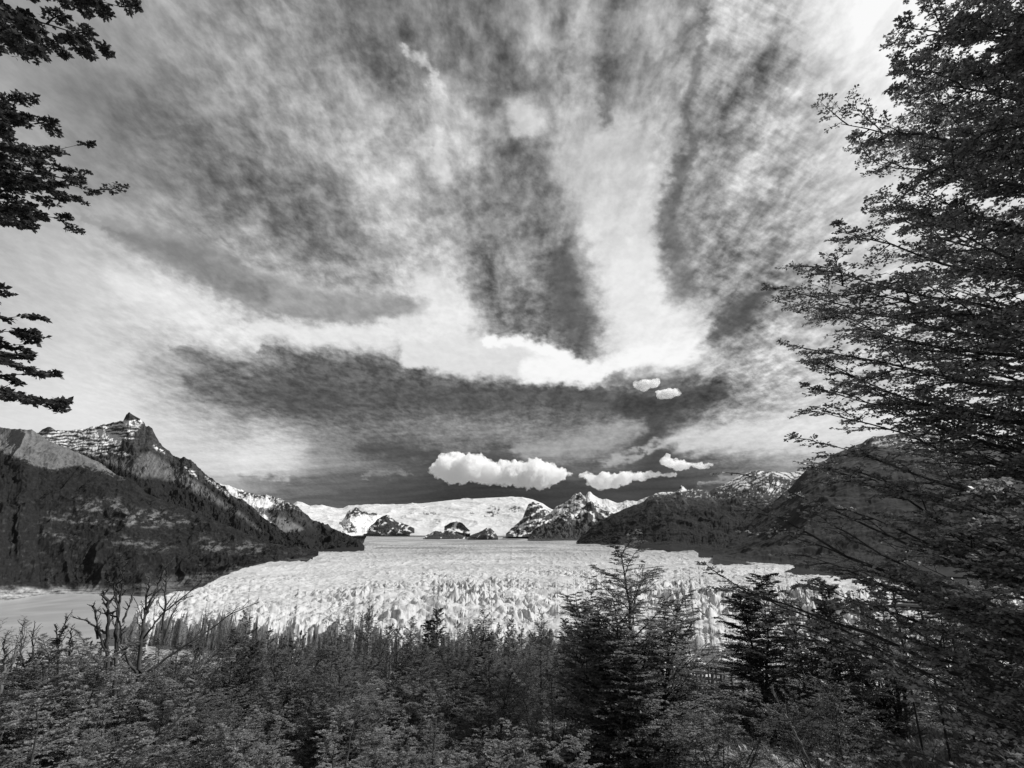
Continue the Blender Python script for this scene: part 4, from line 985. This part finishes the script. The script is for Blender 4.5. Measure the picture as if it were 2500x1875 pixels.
limbs += [(y + rs.uniform(0, 60), rs.uniform(0, 110) + 60 * (350 < y < 520), y, rs.uniform(3.5, 4.3), .008, 0, .9) for y in np.linspace(250, 550, 12)]
limbs += [(900, 30, 722, 2.9, .008, .03, .5), (880, 62, 775, 2.9, .008, .0, .5), (890, 100, 830, 3.0, .008, -.04, .5), (910, 100, 850, 3.0, .009, .02, .9), (920, 65, 880, 2.9, .008, 0, .9), (960, 110, 930, 3.0, .009, -.02, .5), (960, 155, 1000, 3.0, .010, -.03, .9), (950, 120, 945, 2.9, .008, .02, .5), (930, 40, 900, 2.7, .008, 0, .9)]
limbs += [(y + 60, rs.uniform(-900, -500), y, rs.uniform(3.4, 4.4), .012, .03, .6) for y in np.linspace(-300, 1300, 14)]
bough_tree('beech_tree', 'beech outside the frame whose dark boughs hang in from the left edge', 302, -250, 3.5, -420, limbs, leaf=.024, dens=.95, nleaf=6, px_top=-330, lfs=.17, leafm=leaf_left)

# ---------------------------------------------------------------- dead snags
def snag(label, base_px, base_d, strokes, seed, pale=False):
    s = Plant(seed)
    b = place(base_px[0], 1500, base_d); gz = float(ground_z(b[0], b[1])); o3 = np.array([b[0], b[1], gz])
    e = bpy.data.objects.new('dead_tree', None); e.location = o3; COL.objects.link(e); e.empty_display_size = .2
    for pts, w0, w1 in strokes:
        pts = np.array(pts, float); K = 4 * len(pts); tt = np.linspace(0, 1, K); ti = np.linspace(0, 1, len(pts))
        xs, ys = np.interp(tt, ti, pts[:, 0]), np.interp(tt, ti, pts[:, 1])
        dd = base_d + np.cumsum(s.r.normal(0, .05, K)) + s.r.uniform(-.6, .6) * tt
        P = place(xs + s.r.normal(0, 1.4, K), ys, dd) - o3
        P[0, 2] = max(P[0, 2], -.2)
        px_m = base_d / F_PX
        s.tubes(P[None], (lerp(w0, w1, tt) * px_m * .34)[None], 6)
        l = np.array([np.linalg.norm(P[-1] - P[0])])
        p, d, l2 = s.kids(P[None], l, 11, .25, 1.0, 42, .24, up=.25, jit=.3)
        A = s.branch(p, d, l2, np.tile(UP * .15, (len(p), 1)), np.full(len(p), w1 * px_m * .45), K=5, wig=.05, tip=.3, S=4)
        p, d, l3 = s.kids(A, l2, 5, .25, 1.0, 45, .45, up=.15, jit=.3)
        s.branch(p, d, l3, np.zeros_like(d), np.full(len(p), w1 * px_m * .2), K=4, wig=.06, tip=.5, S=3)
    tm, _ = s.meshes('dead_tree')
    mesh_obj('trunk', tm, dead_mat if pale else snag_mat, e)
    tag(e, label, 'dead tree', 'dead trees')
snag_mat = prin('dark_snag_bark', .05, .9, .2, nscale=3, namp=.8)  # dark mottled tone for the dead limbs
snag('forked dead tree with broken stubs, tallest left of the ice front', (270, 1), 25, [
 ([(278, 1700), (283, 1640), (284, 1560), (288, 1500), (294, 1460), (290, 1440), (286, 1425)], 11, 4), ([(294, 1460), (298, 1420), (302, 1385), (312, 1372)], 5, 2), ([(300, 1520), (315, 1480), (330, 1440), (338, 1436)], 6, 3),
 ([(262, 1640), (262, 1560), (266, 1500), (262, 1470), (254, 1452)], 10, 6), ([(240, 1560), (232, 1530), (210, 1515), (184, 1508)], 6, 2), ([(262, 1600), (242, 1545), (232, 1500), (228, 1478)], 7, 3), ([(288, 1520), (284, 1470), (276, 1430), (266, 1416)], 5, 2)], 401)
snag('dead tree with a fan of long dark limbs right of the tallest one', (345, 1), 25.5, [
 ([(338, 1690), (340, 1640), (345, 1570), (352, 1510), (366, 1470), (385, 1430), (400, 1395), (403, 1385)], 12, 3), ([(346, 1560), (352, 1500), (358, 1450), (366, 1410)], 8, 3), ([(340, 1650), (310, 1610), (298, 1570), (292, 1520)], 8, 4),
 ([(350, 1560), (385, 1510), (430, 1470), (492, 1420)], 6, 1.5), ([(395, 1545), (402, 1490), (406, 1430), (408, 1395)], 7, 3), ([(360, 1640), (430, 1590), (510, 1540), (560, 1500), (632, 1470)], 7, 2), ([(400, 1560), (420, 1500), (440, 1465), (470, 1455)], 5, 2)], 402)
snag('pale weathered snag at the left border of the picture', (5, 1), 22, [([(-6, 1720), (5, 1660), (12, 1610), (10, 1580), (14, 1550)], 9, 3), ([(5, 1660), (22, 1635), (36, 1600), (50, 1560)], 5, 2)], 403, True)
snag('thin dead tree with a hooked top between the pale snag and the tallest dead tree', (150, 1), 27, [([(140, 1700), (140, 1620), (146, 1560), (155, 1530), (166, 1505)], 6, 2), ([(168, 1600), (172, 1560), (176, 1530)], 5, 2), ([(140, 1580), (138, 1540), (136, 1525)], 4, 2)], 404)
snag('dead tree with short upright twigs farthest left in the shrub line', (80, 1), 28, [([(82, 1700), (84, 1620), (80, 1570), (84, 1530)], 7, 2), ([(60, 1640), (50, 1590), (56, 1530), (58, 1522)], 4, 1.5)], 405)
snag('low tangle of pale dead branches below the long dark limbs', (500, 1), 24, [([(440, 1680), (480, 1640), (520, 1600), (556, 1580)], 5, 2), ([(440, 1700), (500, 1630), (540, 1602)], 4, 1.5), ([(500, 1650), (520, 1640), (545, 1625)], 3, 1.5), ([(470, 1680), (520, 1590), (555, 1565)], 4, 1.5)], 406, True)
snag('leaning bare pale branch over the grass at lower right', (1985, 1), 12.5, [([(1990, 1890), (1960, 1830), (1930, 1770), (1905, 1725), (1885, 1690)], 8, 2), ([(1915, 1750), (1885, 1735), (1862, 1720)], 4, 1.5), ([(1975, 1858), (1930, 1842), (1885, 1830)], 4, 1.5)], 407, True)

# ---------------------------------------------------------------- boardwalk with railing
import bmesh
wood = prin('grey_timber', .16, .8, .2, nscale=6, namp=.4)
def box_mesh(name, boxes, mat, parent, bev=.006):
    bm = bmesh.new()
    for a, bb, wdt, hgt in boxes:
        a, bb = Vector(a), Vector(bb); d = bb - a
        M = d.to_track_quat('X', 'Z').to_matrix().to_4x4(); M.translation = (a + bb) / 2
        r = bmesh.ops.create_cube(bm, size=1)
        for v in r['verts']: v.co = M @ Vector((v.co.x * d.length, v.co.y * wdt, v.co.z * hgt))
    me = bpy.data.meshes.new(name); bm.to_mesh(me); bm.free()
    o = mesh_obj(name, me, mat, parent)
    if bev:
        md = o.modifiers.new('edge', 'BEVEL'); md.width = bev; md.segments = 1
    return o
e = bpy.data.objects.new('boardwalk', None)
A, B, C2 = place(1640, 1600, 37.0), place(1755, 1598, 36), place(1905, 1592, 38.5)
zt = float(ground_z(B[0], B[1])) + .75
e.location = (B[0], B[1], zt - .75); COL.objects.link(e); tag(e, 'timber boardwalk with a slatted railing below the dense dark beech', 'boardwalk')
O = Vector(e.location)
def rel(p, z): return (Vector((p[0], p[1], z)) - O)[:]
for (p, q_, nm) in ((A, B, 1), (B, C2, 2)):
    for off, nme in ((0, 'railing'), (1.9, 'railing')):
        dv = nrm((q_ - p)[:2]); nv = np.array([-dv[1], dv[0]]) * off
        pp, qq = p.copy(), q_.copy(); pp[:2] += nv; qq[:2] += nv
        bx = [(rel(pp, zt + h), rel(qq, zt + h), wdt, .09) for h, wdt in ((1.10, .14), (.78, .04), (.46, .04), (.14, .04))]
        n = 6
        for k in range(n + 1):
            c = lerp(pp, qq, k / n); bx.append((rel(c, zt - .9), rel(c + 1e-4, zt + 1.06), .09, .09))
        box_mesh(nme, bx, wood, e)
    dv = nrm((q_ - p)[:2]); nv = np.array([-dv[1], dv[0]])
    bx = []
    n = 40
    for k in range(n):
        c = lerp(p, q_, (k + .5) / n); c0, c1 = c.copy(), c.copy(); c0[:2] += nv * .05; c1[:2] += nv * 1.85
        bx.append((rel(c0, zt), rel(c1, zt), .13, .045))
    box_mesh('deck', bx, wood, e, 0)
# mesh-sided lookout half hidden behind the boughs
e = bpy.data.objects.new('lookout_platform', None)
A, B = place(2185, 1470, 30), place(2375, 1470, 29)
gz = float(ground_z(A[0], A[1])); zt = float(place(2280, 1478, 29.5)[2])
e.location = (A[0], A[1], gz); O = Vector(e.location); COL.objects.link(e)
tag(e, 'lookout platform with wire mesh sides half hidden by the boughs at right', 'platform')
box_mesh('deck', [(rel(A, zt - .1), rel(B, zt - .1), 1.6, .12)], bark_mat, e)
bx = [(rel(A, zt + 1.1), rel(B, zt + 1.1), .12, .08), (rel(A, zt + .06), rel(B, zt + .06), .06, .08)]
for k in range(4):
    c = lerp(A, B, k / 3); bx.append((rel(c, gz - .3), rel(c + 1e-4, zt + 1.06), .07, .07))
box_mesh('railing', bx, bark_mat, e)
bx = []
for k in range(60): c = lerp(A, B, (k + .5) / 60); bx.append((rel(c, zt + .1), rel(c + 1e-4, zt + 1.06), .008, .008))
for k in range(14): bx.append((rel(A, zt + .12 + k * .068), rel(B, zt + .12 + k * .068), .008, .008))
box_mesh('wire_mesh', bx, prin('wire', .22, .5, .4), e, 0)

# ---------------------------------------------------------------- grass
rs = np.random.RandomState(77)
N = 150000
ga_ = np.radians(rs.uniform(-48, 50, N)); gr_ = np.sqrt(rs.uniform(5 ** 2, 44 ** 2, N))
right = ga_ > np.radians(8)
kp = right | (rs.rand(N) < .25)
ga_, gr_ = ga_[kp], gr_[kp]; N = len(ga_)
x, y = gr_ * np.sin(ga_), gr_ * np.cos(ga_)
cl = fbm(x / .9, y / .9, 3, 210)
h = np.clip(.16 + .22 * cl, .05, .5) * rs.uniform(.6, 1.4, N) * lerp(.8, 1.5, gr_ / 44)
wd = .006 + .0009 * gr_
p = np.stack([x, y, ground_z(x, y) - .02], -1)
an = rs.uniform(0, 6.28, N); sx = np.stack([np.cos(an), np.sin(an), 0 * an], -1) * wd[:, None]
ln = np.stack([rs.normal(-.25, .3, N), rs.normal(0, .3, N), np.ones(N)], -1)
mid_ = p + ln * (h * .55)[:, None]; ln2 = ln * np.array([1.7, 1.7, .9]); tp = p + ln2 * h[:, None]
V = np.stack([p - sx, p + sx, mid_ + sx * .7, mid_ - sx * .7, tp, tp], 1)[:, :5].reshape(-1, 3)
i = np.arange(N) * 5
F = np.concatenate([np.stack([i, i + 1, i + 2], -1), np.stack([i, i + 2, i + 3], -1), np.stack([i + 3, i + 2, i + 4], -1)])
me = raw_mesh('grass', V, F, 3); fattr(me, 'tone', np.repeat(np.clip(.5 + .6 * cl + rs.normal(0, .2, N), 0, 1), 5))
tag(mesh_obj('grass', me, leaf_material('dry_grass', .18, .48, .3)), kind='stuff')
